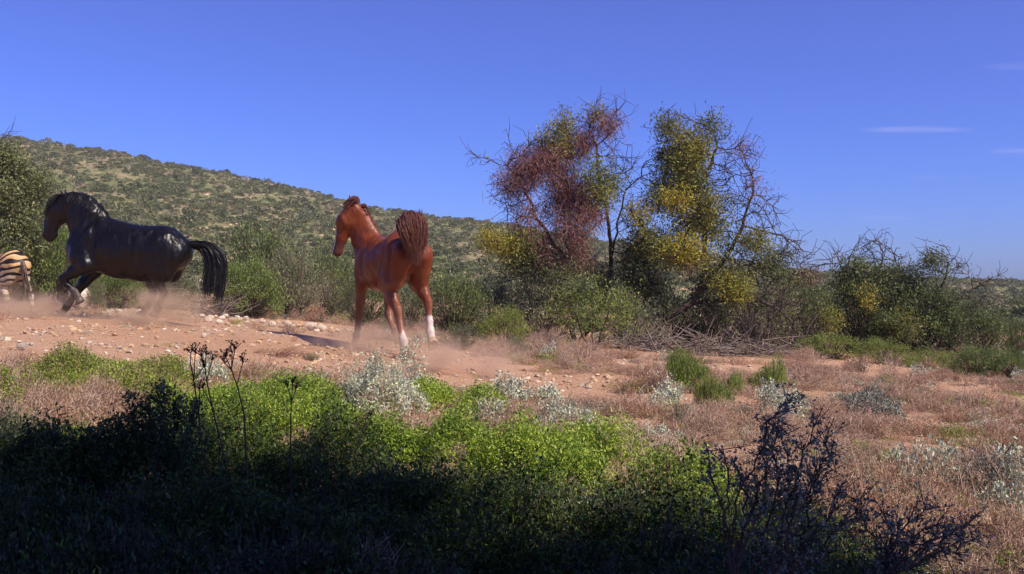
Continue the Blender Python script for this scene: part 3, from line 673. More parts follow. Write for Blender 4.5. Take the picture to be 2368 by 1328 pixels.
B('greyb', 'grey-green bush between small thorn tree and the leaning trunk', 'bush', 1450, 790, 180, 110, 19.5)
B('thorn', 'dark shaded bush beneath the leaning trunk of the yellow-tufted tree', 'bush', 1590, 800, 220, 130, 20.5)
B('greyb', 'olive bush under the drooping right branches of the yellow-tufted tree', 'bush', 1740, 830, 230, 160, 21)
B('green', 'dark green bush between yellow-tufted tree and the low spreading tree', 'bush', 1850, 810, 190, 150, 22)
B('green', 'dark green bush at the foot of the low spreading tree', 'bush', 1985, 815, 210, 160, 22.5, seed=0)
B('green', 'wide dark green bush below the bare forked branches', 'bush', 2130, 830, 260, 150, 22, seed=1)
B('green', 'dark green bush fringe right of the bare forked branches', 'bush', 2250, 850, 190, 140, 21.5, seed=2)
B('lime', 'yellow-green bush in front of the low spreading tree', 'bush', 1920, 850, 170, 75, 19)
B('lime', 'lime green feathery bush left of the brightest bush row', 'bush', 2040, 855, 150, 70, 18.6)
B('lime', 'olive-lime bush beside the pale post bushes, second from the right', 'bush', 2150, 868, 130, 60, 18)
B('bright', 'bright green bush below the dark fringe near the right edge', 'bush', 2255, 885, 130, 85, 16.8)
B('bright', 'bright green bush in the right corner in front of the pale post', 'bush', 2345, 890, 120, 80, 16.5)
B('green', 'small dark bush beside the pale post at the right edge', 'bush', 2358, 815, 70, 75, 20)
B('greyb', 'bluish grey bush in front of the brightest bush at the right edge', 'bush', 2350, 930, 90, 55, 14.2)
B('mauveb', 'mauve brown twiggy bush left of the small thorn tree', 'bush', 1262, 838, 110, 75, 15.6)
B('mauveb', 'mauve brown twiggy bush in front of the small thorn tree', 'bush', 1345, 862, 120, 75, 14.6)
B('greyb', 'small pale grey-green bush left of the mauve twiggy bushes', 'bush', 1192, 838, 75, 60, 15.4)
B('greyb', 'low hazy grey-green bush right of the raised white-socked hoof', 'bush', 1060, 822, 110, 70, 15.6)
B('russetb', 'brown rounded bush right of the second broom tuft', 'bush', 1838, 880, 80, 60, 15)
B('greyb', 'low grey-green bush on the track behind the black hind legs', 'bush', 232, 776, 60, 24, 14.8)
B('russetb', 'low russet bush in the dust below the black horse', 'bush', 310, 782, 110, 40, 14.4)
B('russetb', 'russet dry mound on the track left of the chestnut forelegs', 'bush', 648, 852, 175, 55, 12.0)
B('greyb', 'grey-green plant at the right end of the russet mound', 'bush', 722, 858, 40, 38, 11.8)

# round broom tufts
for bx, h, lb in (((1545, 1640, 838, 905), .36, 'round bright green broom tuft in front of the yellow-tufted tree'), ((1745, 1815, 845, 905), .34, 'green broom tuft between the round tuft and the brown bush'),
                  ((1605, 1690, 875, 945), .34, 'loose olive broom tuft just below the round bright tuft'), ((1680, 1720, 862, 910), .3, 'narrow green broom tuft right of the round bright tuft')):
    patch('broom_tuft', lb, 'tuft', bx, h, 'tuft')

# ------------------------------------------------------------------ mats and shrubs of the foreground
P_ = patch
gm = 'plant mat'
P_('green_mat', 'olive green low mat of plants below the track at upper left', gm, (60, 450, 825, 925), .28, 'olive_mat', dens=1.3, mix=[('olive_mat', .95), ('succulent', .15), ('mauve', .12)])
P_('brown_mat', 'mauve brown twiggy mat left of the dark shaded bushes', gm, (60, 330, 885, 985), .28, 'mauve', mix=[('mauve', 1.0), ('russet', .35)])
P_('brown_mat', 'brown and green twiggy mat cut by the left edge', gm, (-60, 90, 870, 960), .24, 'mauve', mix=[('mauve', .8), ('succulent', .3)])
P_('brown_mat', 'russet twigs between the olive mat and the dried stalks', gm, (330, 500, 880, 960), .24, 'russet', mix=[('russet', .8), ('olive_mat', .3)])
P_('green_mat', 'green succulent mat behind the tall dried stalks', gm, (390, 640, 890, 975), .28, 'succulent')
P_('green_mat', 'bright green succulent mat left of the large pale grey shrub', gm, (590, 820, 890, 995), .28, 'succulent', mix=[('succulent', .9), ('olive_mat', .3)])
P_('green_mat', 'green succulent mat running from the short dried stalk into the shade', gm, (480, 860, 925, 1050), .34, 'succulent', mix=[('succulent', 1.0), ('olive_mat', .2)])
P_('green_mat', 'low green mat around the feet of the two forked dried stalks', gm, (330, 620, 915, 1010), .30, 'succulent', mix=[('succulent', .8), ('olive_mat', .3)])
P_('grey_shrub', 'large pale grey shrub with roundish leaves in the middle, the biggest of its kind', 'shrub', (790, 960, 862, 985), .36, 'grey', dens=1.7, mix=[('grey', 1.2), ('straw', .35)])
P_('grey_shrub', 'pale grey shrub top spreading right of the biggest grey shrub', 'shrub', (900, 1000, 862, 930), .34, 'grey', dens=1.2)
P_('grey_shrub', 'grey shrub behind the pale grey leaves, by the dried flower stalks', 'shrub', (440, 520, 820, 900), .34, 'grey', dens=1.0)
P_('green_mat', 'small green mat right of the biggest grey shrub', gm, (935, 1035, 880, 955), .26, 'succulent')
P_('green_mat', 'small green clump between grey shrubs in the middle', gm, (1075, 1160, 895, 965), .26, 'succulent', mix=[('succulent', .7), ('mauve', .3)])
P_('grey_shrub', 'narrow grey-leaved shrub behind the middle green clump', 'shrub', (1140, 1220, 865, 940), .30, 'grey', dens=.9)
P_('grey_shrub', 'low pale grey shrub in front of the middle green clump', 'shrub', (1095, 1175, 935, 1005), .26, 'grey', dens=1.2)
P_('grey_shrub', 'open pale grey shrub beside the bend of the sandy track', 'shrub', (1255, 1360, 915, 1010), .32, 'grey', dens=1.3)
P_('grey_shrub', 'small grey shrub above the open one, at the track edge', 'shrub', (1230, 1290, 885, 935), .24, 'grey', dens=.9)
P_('grey_shrub', 'pale grey shrub in front of the round bright broom tuft', 'shrub', (1500, 1580, 890, 960), .28, 'grey', dens=1.0)
P_('grey_shrub', 'sparse pale grey shrub right of the olive broom tuft', 'shrub', (1760, 1850, 905, 985), .26, 'grey', dens=1.0)
P_('grey_shrub', 'grey shrub on the dry field right of the hooked dark shrub', 'shrub', (1975, 2070, 905, 975), .24, 'bluegrey', dens=.9)
P_('grey_shrub', 'pale blue-grey shrub at the lower right edge', 'shrub', (2200, 2400, 1060, 1190), .32, 'bluegrey', dens=1.2, mix=[('bluegrey', .8), ('grey', .5)])
P_('grey_shrub', 'low grey shrub on the open field right of the middle', 'shrub', (2110, 2210, 1030, 1110), .22, 'grey', dens=.8)
P_('straw_mat', 'tangled straw coloured twigs under the biggest grey shrub', gm, (830, 1100, 955, 1020), .22, 'straw', mix=[('straw', .9), ('mauve', .5)])
P_('green_mat', 'vivid green succulent mat at the shadow edge below the grey shrubs', gm, (845, 1130, 990, 1110), .34, 'succulent', dens=1.1)
P_('green_mat', 'vivid green succulent mat in the middle of the foreground, partly sunlit', gm, (1090, 1330, 1000, 1150), .36, 'succulent', dens=1.1)
P_('green_mat', 'vivid green mat mixed with dry twigs right of the middle', gm, (1290, 1480, 995, 1130), .34, 'succulent', mix=[('succulent', .9), ('straw', .2)])
P_('green_mat', 'tall bright green clump in the foreground beside the red-brown hollow', gm, (1230, 1420, 1075, 1200), .36, 'succulent', dens=1.2)
P_('green_mat', 'green mat fading into twigs left of the dark leaved shrub', gm, (1440, 1680, 1050, 1210), .32, 'succulent', mix=[('succulent', .65), ('olive_mat', .5), ('straw', .15)])
P_('brown_mat', 'red-brown dry twig mat in a hollow between green mats', gm, (1370, 1520, 1075, 1150), .18, 'russet')
P_('straw_mat', 'pale standing straw stems between green and dry cover', gm, (1400, 1500, 1000, 1140), .42, 'straw', dens=.3)
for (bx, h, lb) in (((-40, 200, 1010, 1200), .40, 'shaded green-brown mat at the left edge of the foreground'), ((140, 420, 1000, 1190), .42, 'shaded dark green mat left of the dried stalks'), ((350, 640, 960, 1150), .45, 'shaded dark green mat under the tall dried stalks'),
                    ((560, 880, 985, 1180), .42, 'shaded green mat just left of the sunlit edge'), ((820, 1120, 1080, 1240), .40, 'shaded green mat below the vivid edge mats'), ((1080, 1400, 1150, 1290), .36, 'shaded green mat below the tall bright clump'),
                    ((1360, 1720, 1170, 1320), .34, 'shaded green mat beside the brown shrub stems'), ((-60, 330, 1150, 1340), .36, 'nearest shade-coloured mat in the left corner'), ((300, 700, 1130, 1340), .38, 'nearest shade-coloured mat below the dried stalks'),
                    ((660, 1060, 1160, 1350), .36, 'nearest shade-coloured mat left of centre, at the bottom'), ((1020, 1420, 1230, 1360), .32, 'nearest shade-coloured mat right of centre, at the bottom')):
    P_('shade_dark_mat', lb, gm, bx, h, 'shaded_green', mix=[('shaded_green', 1.1), ('dark', .2)], dens=.9)  # mats under the crown, leaf colour darkened to deepen its shade

ground_cover()
def leafy_shrub(name, label, stems, leaf, dens=26, L=.013, W=.008, Y=3.2, r0=.006, leaf_from=.45, jit=.02, fork=5, cat='shrub'):
    """near shrub from traced stems: list of photo-pixel polylines, standing at distance Y"""
    base = None; gs, gl = Geo(), Geo(); root = None
    for k, s in enumerate(stems):
        dy = (s[0][2] if len(s[0]) > 2 else 0)
        pts = np.array([PT(p[0], p[1], Y+dy+.05*math.sin(k*2.1+i)) for i, p in enumerate(s)])
        if root is None:
            x, y = pts[0][0], pts[0][1]; base = np.array([x, y, float(H(x, y))]); root = empty(name, base, label, cat)
        # carry each stem down to the soil
        foot = base+np.array([rng.normal()*.05, rng.normal()*.05, -.02]); pts = np.concatenate([[foot], pts])-base
        seg = np.linalg.norm(np.diff(pts, axis=0), axis=1); T = np.concatenate([[0], np.cumsum(seg)]); n = max(int(T[-1]/.035), 6)
        t = np.linspace(0, T[-1], n); q = np.stack([np.interp(t, T, pts[:, c]) for c in range(3)], 1); q[1:-1] += rng.normal(size=(n-2, 3))*.006
        gs.tube(q, np.linspace(r0, r0*.35, n), 5)
        st = int(n*leaf_from)
        for i in range(st, n):
            for f in range(fork):
                d = unit(q[min(i, n-1)]-q[i-1]+0.0)*.7+rng.normal(size=3)*.55; d = unit(d); l = .03+.07*rng.random()
                e = q[i]+d*l; gs.segs(q[i][None], e[None], r0*.3, r0*.18, 3)
                m = int(dens*2)//fork; tt = rng.random((m, 1)); c = q[i]+(e-q[i])*tt+rng.normal(size=(m, 3))*jit*.4
                s_ = .6+.8*rng.random(m); gl.leaves(c, d+rng.normal(size=(m, 3))*.8, L*s_, W*s_)
    if gl.n: gl.obj('foliage', M[leaf], root)
    gs.obj('stems', M['twig'], root)
    return root
leafy_shrub('grey_shrub', 'tall dark blue-grey leaved shrub with hooked top in the right foreground', [
    [(1700, 1300), (1735, 1180), (1770, 1080), (1765, 1010), (1775, 975), (1800, 955), (1822, 930)],
    [(1750, 1300), (1790, 1180), (1800, 1090), (1790, 1040), (1795, 990)],
    [(1800, 1320), (1830, 1180), (1850, 1090), (1862, 1030), (1880, 990)],
    [(1830, 1320), (1870, 1200), (1885, 1110), (1915, 1040), (1908, 1015)],
    [(1860, 1320), (1910, 1250), (1960, 1190), (1985, 1160)],
    [(1780, 1320), (1810, 1220), (1830, 1130), (1822, 1060)], [(1760, 1320), (1840, 1230), (1870, 1160), (1890, 1090)],
    [(1800, 1330), (1870, 1260), (1920, 1200), (1930, 1150)]], 'bluegrey', dens=20)
leafy_shrub('brown_stemmed_shrub', 'open shrub with bare brown forked stems left of the hooked shrub', [
    [(1690, 1300), (1672, 1190), (1650, 1130), (1640, 1060)], [(1695, 1300), (1690, 1200), (1715, 1120), (1745, 1075), (1760, 1040)],
    [(1710, 1300), (1740, 1220), (1770, 1140)], [(1700, 1300), (1720, 1200), (1725, 1130), (1700, 1080)], [(1690, 1290), (1676, 1160), (1690, 1080), (1672, 1040)]],
    'bluegrey', dens=14, leaf_from=.8, fork=2)
leafy_shrub('grey_shrub', 'low dark shrub at the bottom right, right of the hooked shrub', [
    [(2040, 1330), (2080, 1230), (2140, 1180)], [(2050, 1330), (2010, 1230), (1990, 1180)], [(2060, 1330), (2110, 1260), (2180, 1240)],
    [(2060, 1330), (2150, 1270), (2235, 1215)], [(2060, 1330), (2060, 1240), (2045, 1190)], [(2060, 1330), (2180, 1280), (2250, 1250)], [(2050, 1330), (2120, 1240), (2165, 1215)]], 'bluegrey', dens=16)
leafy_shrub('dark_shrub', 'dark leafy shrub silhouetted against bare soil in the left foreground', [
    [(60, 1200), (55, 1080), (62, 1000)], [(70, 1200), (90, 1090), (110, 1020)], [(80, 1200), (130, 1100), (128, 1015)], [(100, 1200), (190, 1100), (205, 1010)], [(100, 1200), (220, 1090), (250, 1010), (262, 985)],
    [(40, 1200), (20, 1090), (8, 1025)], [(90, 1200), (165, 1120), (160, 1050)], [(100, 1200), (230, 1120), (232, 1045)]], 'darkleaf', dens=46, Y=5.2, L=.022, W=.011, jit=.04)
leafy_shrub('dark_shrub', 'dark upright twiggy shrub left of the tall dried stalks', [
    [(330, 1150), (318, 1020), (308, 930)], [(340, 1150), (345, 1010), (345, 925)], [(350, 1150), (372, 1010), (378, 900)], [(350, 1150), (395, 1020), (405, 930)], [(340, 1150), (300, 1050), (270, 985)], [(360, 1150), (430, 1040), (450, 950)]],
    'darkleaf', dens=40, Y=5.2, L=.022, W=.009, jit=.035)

def dried_stalk(label, line, heads, Y):
    pts = np.array([PT(px, py, Y) for px, py in line]); x, y = pts[0][:2]; base = np.array([x, y, float(H(x, y))])
    root = empty('dried_flower_stalk', base, label, 'dried stalk', 'dried flower stalks standing above the shaded mats'); g_ = Geo(); gh = Geo()
    pts = np.concatenate([[base-[0, 0, .02]], pts])-base; g_.tube(pts, np.linspace(.004, .0024, len(pts)), 6)
    for a, hp in heads:
        A = PT(*line[a], Y)-base; Bp = PT(*hp, Y)+np.array([0, rng.normal()*.02, 0])-base; g_.segs(A[None], Bp[None], .0024, .002, 5)
        for _ in range(7):
            d = unit(np.array([rng.normal()*.5, rng.normal()*.5, .8])); l = .008+.03*rng.random(); e = Bp+d*l; g_.segs(Bp[None], e[None], .0022, .0016, 3)
            m = 4; gh.leaves(e+rng.normal(size=(m, 3))*.004, np.tile(d, (m, 1))+rng.normal(size=(m, 3))*.5, .013, .006)
    g_.obj('stem', M['dried'], root); gh.obj('seed_head', M['dried'], root)['kind'] = 'stuff'
M['dried'] = leafmat('dried_seed_heads', [(.05, .03, .028), (.10, .06, .05), (.15, .10, .085)], 0, .8, .1)
dried_stalk('leftmost dried stalk with two upright seed heads above green mat', [(470, 1080), (460, 960), (448, 880), (440, 835)], [(1, (462, 900)), (2, (456, 815)), (3, (437, 818)), (2, (470, 850))], 4.6)
dried_stalk('tallest dried stalk with a crowded seed head at its top', [(525, 1080), (490, 940), (478, 880), (474, 850)], [(3, (468, 825)), (3, (480, 820)), (2, (488, 835)), (1, (465, 900))], 4.5)
dried_stalk('dried stalk leaning left with forked dark seed heads', [(570, 1080), (565, 960), (548, 890), (535, 855)], [(3, (525, 825)), (3, (540, 815)), (2, (560, 840)), (3, (520, 840)), (3, (546, 806))], 4.4)
dried_stalk('short dried stalk with one seed head, right of the other stalks', [(672, 1080), (672, 980), (674, 930)], [(2, (664, 895)), (2, (674, 888)), (2, (684, 900))], 4.9)
dried_stalk('bare dried stalk at the foot of the biggest grey shrub', [(800, 1110), (825, 1040), (838, 1000)], [(1, (828, 985)), (2, (846, 972)), (2, (856, 962))], 5.6)

# ------------------------------------------------------------------ trees
tree('thorn_tree', 'tall thorn tree with rusty red hanging mistletoe and several upright trunks', 'tree',
    [[(1330, 790, 0), (1322, 700, 0), (1318, 600, 0), (1305, 500, 0), (1300, 420, 0)], [(1335, 780, 0), (1400, 690, .1), (1415, 600, .1), (1405, 500, 0), (1385, 400, 0), (1375, 320, 0)],
     [(1322, 720, 0), (1270, 650, -.2), (1215, 600, -.3), (1170, 590, -.3)], [(1415, 600, .1), (1430, 500, .3), (1450, 420, .3)], [(1318, 620, 0), (1240, 500, .2), (1205, 420, .2), (1160, 370, .2)]],
    [(1215, 370, 62, 42, 'red'), (1185, 405, 42, 38, 'red'), (1290, 375, 40, 55, 'red'), (1290, 450, 75, 50, 'red'), (1225, 510, 38, 62, 'red'), (1330, 495, 55, 60, 'red', -.6), (1300, 560, 60, 55, 'red', -.6), (1270, 620, 60, 44, 'red'), (1320, 440, 50, 60, 'red', .4), (1240, 560, 50, 50, 'red', .3), (1370, 470, 36, 50, 'rtip'),
     (1380, 520, 30, 70, 'red'), (1345, 600, 45, 55, 'red'), (1352, 310, 22, 30, 'red'), (1400, 285, 30, 26, 'red'), (1340, 335, 25, 30, 'red'),
     (1352, 272, 46, 24, 'olive'), (1310, 300, 34, 28, 'olive'), (1265, 330, 26, 22, 'olive'), (1300, 350, 26, 30, 'olive'), (1385, 410, 36, 44, 'green', -.5), (1395, 450, 34, 32, 'olive', -.5), (1420, 430, 24, 30, 'green'), (1330, 660, 60, 40, 'dark'), (1345, 560, 36, 34, 'green', -.5), (1250, 500, 44, 40, 'red', -.4), (1205, 400, 50, 40, 'red', -.4), (1250, 370, 40, 34, 'red', -.3), (1290, 640, 50, 34, 'green', -.6), (1180, 450, 40, 40, 'rtip'),
     (1400, 330, 36, 60, 'bare'), (1420, 260, 22, 26, 'bare'), (1450, 400, 45, 55, 'bare'), (1490, 400, 30, 35, 'bare'), (1180, 330, 60, 22, 'bare'), (1125, 358, 34, 14, 'bare'), (1200, 460, 50, 60, 'bare'), (1440, 500, 36, 45, 'bare'), (1430, 580, 26, 50, 'bare'), (1385, 250, 20, 18, 'bare'),
     (1150, 562, 46, 20, 'yellow', -.4), (1195, 575, 48, 32, 'olive', -.4), (1225, 610, 42, 34, 'dark', -.3), (1110, 640, 46, 14, 'bare', -.4), (1400, 640, 30, 30, 'green')], 20.0, seed=3, r0=.0068, leafscale=1.0)
tree('thorn_tree', 'tall leaning thorn tree covered in olive and yellow mistletoe, bare branches at right', 'tree',
    [[(1488, 775, 0), (1530, 740, 0), (1590, 705, 0), (1625, 660, 0), (1635, 600, 0), (1630, 520, 0), (1600, 450, 0), (1590, 380, 0)], [(1590, 705, 0), (1680, 690, -.2), (1760, 695, -.3), (1830, 730, -.3)],
     [(1625, 660, 0), (1700, 560, .1), (1740, 450, .2), (1735, 380, .2)], [(1630, 520, 0), (1560, 560, -.2), (1510, 560, -.2)], [(1600, 450, 0), (1650, 380, .1), (1660, 320, .1)]],
    [(1560, 318, 46, 38, 'olive'), (1608, 335, 44, 40, 'olive'), (1585, 375, 46, 30, 'olive'), (1535, 290, 28, 24, 'green'), (1645, 290, 34, 28, 'green'), (1545, 352, 30, 28, 'dark'), (1560, 400, 34, 36, 'green'), (1600, 400, 40, 40, 'olive'), (1540, 440, 40, 34, 'green'), (1620, 440, 40, 40, 'green'), (1650, 440, 40, 50, 'bare'), (1600, 520, 50, 40, 'olive'), (1560, 520, 50, 40, 'green', -.4), (1570, 420, 34, 30, 'olive'), (1592, 440, 40, 26, 'olive'), (1560, 272, 30, 14, 'bare'), (1620, 275, 40, 14, 'bare'),
     (1520, 470, 36, 26, 'green', -.3), (1562, 470, 44, 26, 'yellow', -.5), (1475, 505, 30, 26, 'yellow', -.4), (1500, 545, 50, 36, 'olive', -.4), (1545, 590, 48, 40, 'olive', -.5), (1585, 580, 46, 26, 'yellow', -.8), (1640, 480, 50, 28, 'olive', -.2), (1680, 470, 34, 22, 'green'),
     (1640, 530, 48, 36, 'olive'), (1480, 590, 32, 46, 'dark', -.2), (1530, 640, 80, 44, 'dark', -.2), (1600, 650, 60, 46, 'dark'), (1660, 635, 56, 44, 'olive', -.4), (1610, 620, 60, 44, 'olive', -.5), (1560, 610, 60, 40, 'green', -.3), (1700, 600, 50, 40, 'green'), (1695, 670, 46, 34, 'olive', -.5), (1745, 560, 34, 28, 'olive', -.2), (1780, 612, 26, 20, 'olive'), (1480, 660, 50, 40, 'dark'),
     (1700, 660, 30, 30, 'yellow', -.6), (1790, 640, 28, 28, 'green', -.2), (1828, 638, 20, 24, 'yellow'), (1715, 350, 40, 16, 'rtip'), (1745, 415, 24, 34, 'rtip'), (1590, 610, 40, 20, 'red', -.6), (1765, 452, 20, 12, 'rtip'),
     (1700, 380, 60, 60, 'bare'), (1735, 460, 50, 50, 'bare'), (1700, 530, 50, 44, 'bare'), (1760, 540, 50, 36, 'bare'), (1810, 590, 60, 24, 'bare'), (1800, 600, 50, 18, 'green'), (1850, 650, 40, 20, 'green'), (1770, 500, 40, 60, 'bare'), (1740, 620, 60, 30, 'bare'), (1860, 612, 34, 12, 'bare'), (1670, 330, 40, 40, 'bare'), (1830, 555, 24, 10, 'bare'),
     (1800, 700, 80, 40, 'bare', -.4), (1720, 740, 70, 34, 'bare', -.5), (1850, 760, 50, 46, 'bare', -.5), (1640, 740, 60, 26, 'bare', -.4), (1780, 790, 60, 30, 'bare', -.6)], 20.0, seed=5, r0=.0075)
tree('thorn_tree', 'low spreading dark thorn tree with one yellow mistletoe clump', 'tree',
    [[(2050, 800, 0), (2040, 740, 0), (2020, 690, 0), (2010, 630, 0)], [(2048, 760, 0), (2075, 700, .1), (2110, 660, .1), (2160, 640, .1)], [(2020, 690, 0), (1960, 640, 0), (1930, 610, 0)]],
    [(1990, 628, 50, 30, 'dark'), (2040, 640, 50, 34, 'dark'), (1960, 660, 44, 34, 'green'), (2100, 635, 50, 30, 'green'), (2020, 680, 70, 34, 'dark'), (2100, 680, 60, 30, 'dark'), (2003, 690, 17, 42, 'yellow', -.9), (1900, 690, 50, 40, 'green'), (1870, 640, 14, 8, 'red'),
     (2015, 572, 46, 26, 'bare'), (1945, 592, 34, 24, 'bare'), (2055, 590, 26, 28, 'bare'), (1905, 615, 20, 14, 'bare'), (2090, 760, 24, 34, 'olive', -.8), (1920, 740, 16, 18, 'yellow', -.6), (2060, 730, 60, 30, 'dark')], 22.5, seed=8, r0=.0075)
tree('thorn_tree', 'airy thorn tree with bare forked branches reaching over the right skyline', 'tree',
    [[(2140, 800, 0), (2155, 720, 0), (2180, 660, 0), (2192, 610, 0), (2195, 580, 0)], [(2150, 740, 0), (2200, 700, 0), (2250, 670, 0), (2290, 645, 0)], [(2140, 790, 0), (2220, 770, -.2), (2280, 745, -.2)]],
    [(2150, 590, 28, 26, 'bare'), (2190, 590, 36, 24, 'bare'), (2220, 620, 30, 20, 'bare'), (2275, 648, 46, 14, 'bare'), (2190, 630, 40, 20, 'green'), (2230, 700, 60, 26, 'bare'), (2160, 700, 60, 30, 'green'), (2220, 750, 80, 34, 'dark'), (2290, 760, 40, 34, 'green'), (2160, 600, 24, 18, 'green')], 22.0, seed=9, r0=.0075)
tree('small_thorn_tree', 'small yellow-green thorn tree with thin dark trunk in front of the big trees', 'tree',
    [[(1368, 806, 0), (1370, 770, 0), (1368, 730, 0), (1365, 700, 0)], [(1370, 760, 0), (1410, 720, .1), (1440, 700, .1)], [(1369, 750, 0), (1320, 710, .1), (1290, 700, .1)]],
    [(1370, 690, 46, 28, 'bushg'), (1430, 700, 44, 24, 'bushg'), (1310, 700, 44, 28, 'bushg'), (1370, 735, 60, 22, 'bushg'), (1290, 735, 30, 24, 'bushg'), (1450, 735, 36, 20, 'bushg'), (1345, 670, 30, 16, 'green')], 17.2, seed=12, r0=.0045)
tree('thorn_tree', 'dark dense thorn tree cut by the left edge behind the zebra', 'tree',
    [[(-40, 720, 0), (-35, 600, 0), (-20, 500, 0), (0, 400, 0)], [(-30, 560, 0), (40, 520, -.2), (90, 505, -.2)], [(-30, 600, 0), (30, 570, -.2), (80, 560, -.3)]],
    [(0, 385, 70, 45, 'dark'), (20, 450, 80, 50, 'dark'), (15, 520, 80, 50, 'dark'), (40, 570, 70, 40, 'dark'), (-90, 450, 70, 90, 'dark'), (5, 320, 22, 16, 'bare'), (100, 505, 26, 20, 'bare'), (90, 560, 26, 22, 'bare'), (90, 430, 26, 40, 'green')], 19.0, seed=14, r0=.006)
# dead wood
def brush_pile(label, px, py, w_, h_, Y, n, seed):
    r = np.random.default_rng(seed); x = (px-CX)/F*Y; base = np.array([x, Y, float(H(x, Y))]); root = empty('brush_pile', base, label, 'dead branches')
    g_ = Geo(); sx = w_/2/F*Y; sz = h_/F*Y
    a = np.stack([r.normal(size=n)*sx*.6, r.normal(size=n)*sx*.35, np.abs(r.normal(size=n))*sz*.35], 1); d = unit(r.normal(size=(n, 3))*np.array([1, .6, .45])); l = .25+.6*r.random((n, 1))
    a[:, 2] += .0; b = a+d*l*.5+r.normal(size=(n, 3))*.03; c = b+unit(d+r.normal(size=(n, 3))*.35)*l*.5; rad = .005+.012*r.random(n)**2
    for q in (b, c): q[:, 2] = np.maximum(q[:, 2], .01)
    g_.segs(a, b, rad, rad*.8, 4); g_.segs(b, c, rad*.8, rad*.4, 4); g_.obj('branches', M['barkgrey'], root); return root
brush_pile('grey tangle of fallen dead branches between the two big trees', 1500, 810, 190, 34, 18.6, 260, 1)
brush_pile('grey dead twigs on the ground under drooping right branches', 1700, 835, 220, 34, 18.8, 300, 2)
brush_pile('small pile of bleached dead sticks under the black tail', 482, 715, 50, 52, 17.6, 90, 3)
# the marker post at the edge
def post():
    Y = 18.5; x = (2368-CX)/F*Y-.01; b = np.array([x, Y, float(H(x, Y))]); top = CH-(817-CY)/F*Y; root = empty('marker_post', b, 'pale blue-white post cut by the right edge above the bright bush', 'post')
    g_ = Geo(); g_.tube([[0, 0, -.1], [0, 0, top-b[2]]], [.035, .035], 10); m, nt, out = newmat('post_paint'); p = nt.nodes.new('ShaderNodeBsdfPrincipled'); nt.links.new(p.outputs[0], out.inputs[0]); p.inputs['Base Color'].default_value = (.62, .66, .82, 1); p.inputs['Roughness'].default_value = .5
    g_.obj('pole', m, root, smooth=False); h = Geo(); h.tube([[0, 0, top-b[2]-.005], [0, 0, top-b[2]+.03]], [.042, .03], 10); h.obj('cap', m, root)
post()
# the tree the camera looks out from under: its crown shades the foreground
tree('thorn_tree', 'large dense thorn tree overhead whose shade darkens the nearest mats', 'tree',
    [[(.9, -1.3, 0), (1.0, -1.3, 1.5), (1.4, -1.2, 3.0), (2.2, -.9, 4.6)], [(1.2, -1.2, 2.2), (3.2, -1.8, 4.2)], [(1.1, -1.2, 2.4), (0.2, -1.0, 4.0)], [(1.4, -1.2, 3.0), (2.4, .8, 4.4)]],
    [((4.6, 1.0, 5.0), .8, .6, 'dark'), ((4.8, .2, 5.1), .8, .6, 'dark'), ((-0.5, -3.2, 4.9), 1.0, .65, 'dark'), ((-2.4, -1.8, 4.6), 1.0, .65, 'dark'), ((-1.2, -1.8, 4.8), 1.0, .65, 'dark'), ((0.2, -1.7, 5.0), 1.0, .65, 'dark'), ((1.9, -1.9, 5.2), 1.0, .65, 'dark'), ((3.0, -1.8, 5.5), 1.0, .65, 'dark'), ((-1.8, -0.5, 5.2), 1.0, .65, 'dark'), ((-0.6, -0.5, 5.2), 1.0, .65, 'dark'), ((0.9, -0.8, 5.5), 1.0, .65, 'dark'), ((2.4, -0.5, 5.5), 1.0, .65, 'dark'), ((3.9, -0.4, 4.9), 1.0, .65, 'dark'), ((-2.3, 0.7, 5.5), 1.0, .65, 'dark'), ((-0.9, 0.5, 4.6), 1.0, .65, 'dark'), ((0.2, 0.9, 5.0), 1.0, .65, 'dark'), ((1.8, 0.6, 5.1), 1.0, .65, 'dark'), ((3.1, 0.6, 5.1), 1.0, .65, 'dark'), ((-1.8, 2.2, 5.3), 1.0, .65, 'dark'), ((-0.2, 2.1, 5.6), 1.0, .65, 'dark'), ((1.1, 1.9, 5.4), 1.0, .65, 'dark'), ((2.6, 2.2, 5.1), 1.0, .65, 'dark')],
    0, seed=21, r0=.008, world=True, dens=.7, leafscale=1.8, dk=.3, step=.22, twiggy=.6)

for i, (x, y, sx, h, lb) in enumerate(((-4.2, 1.2, 1.6, 2.6, 'added unseen bush to the left of the lens, blocking sky light'), (-2.6, -3.2, 2.2, 3.0, 'added unseen bush close behind the overhead tree, left one, blocking sky light'), (.6, -4.6, 2.4, 3.2, 'added unseen bush straight behind the overhead tree, blocking sky light'),
                                    (4.2, -4.2, 2.2, 2.8, 'added unseen bush close behind the overhead tree, right one, blocking sky light'), (-6.0, -1.6, 2.2, 3.0, 'added unseen bush far to the left behind the lens, blocking sky light'))):  # unseen bushes added beside and behind the camera to block sky light
    r_ = bush('thorn', lb, 'bush', CX+x*F/10, 700, 10, 10, 10, 'added unseen bushes that block sky light', seed=i % 3); r_.location = (x, y, float(H(x, y))); r_.scale = (sx, sx*.8, h)
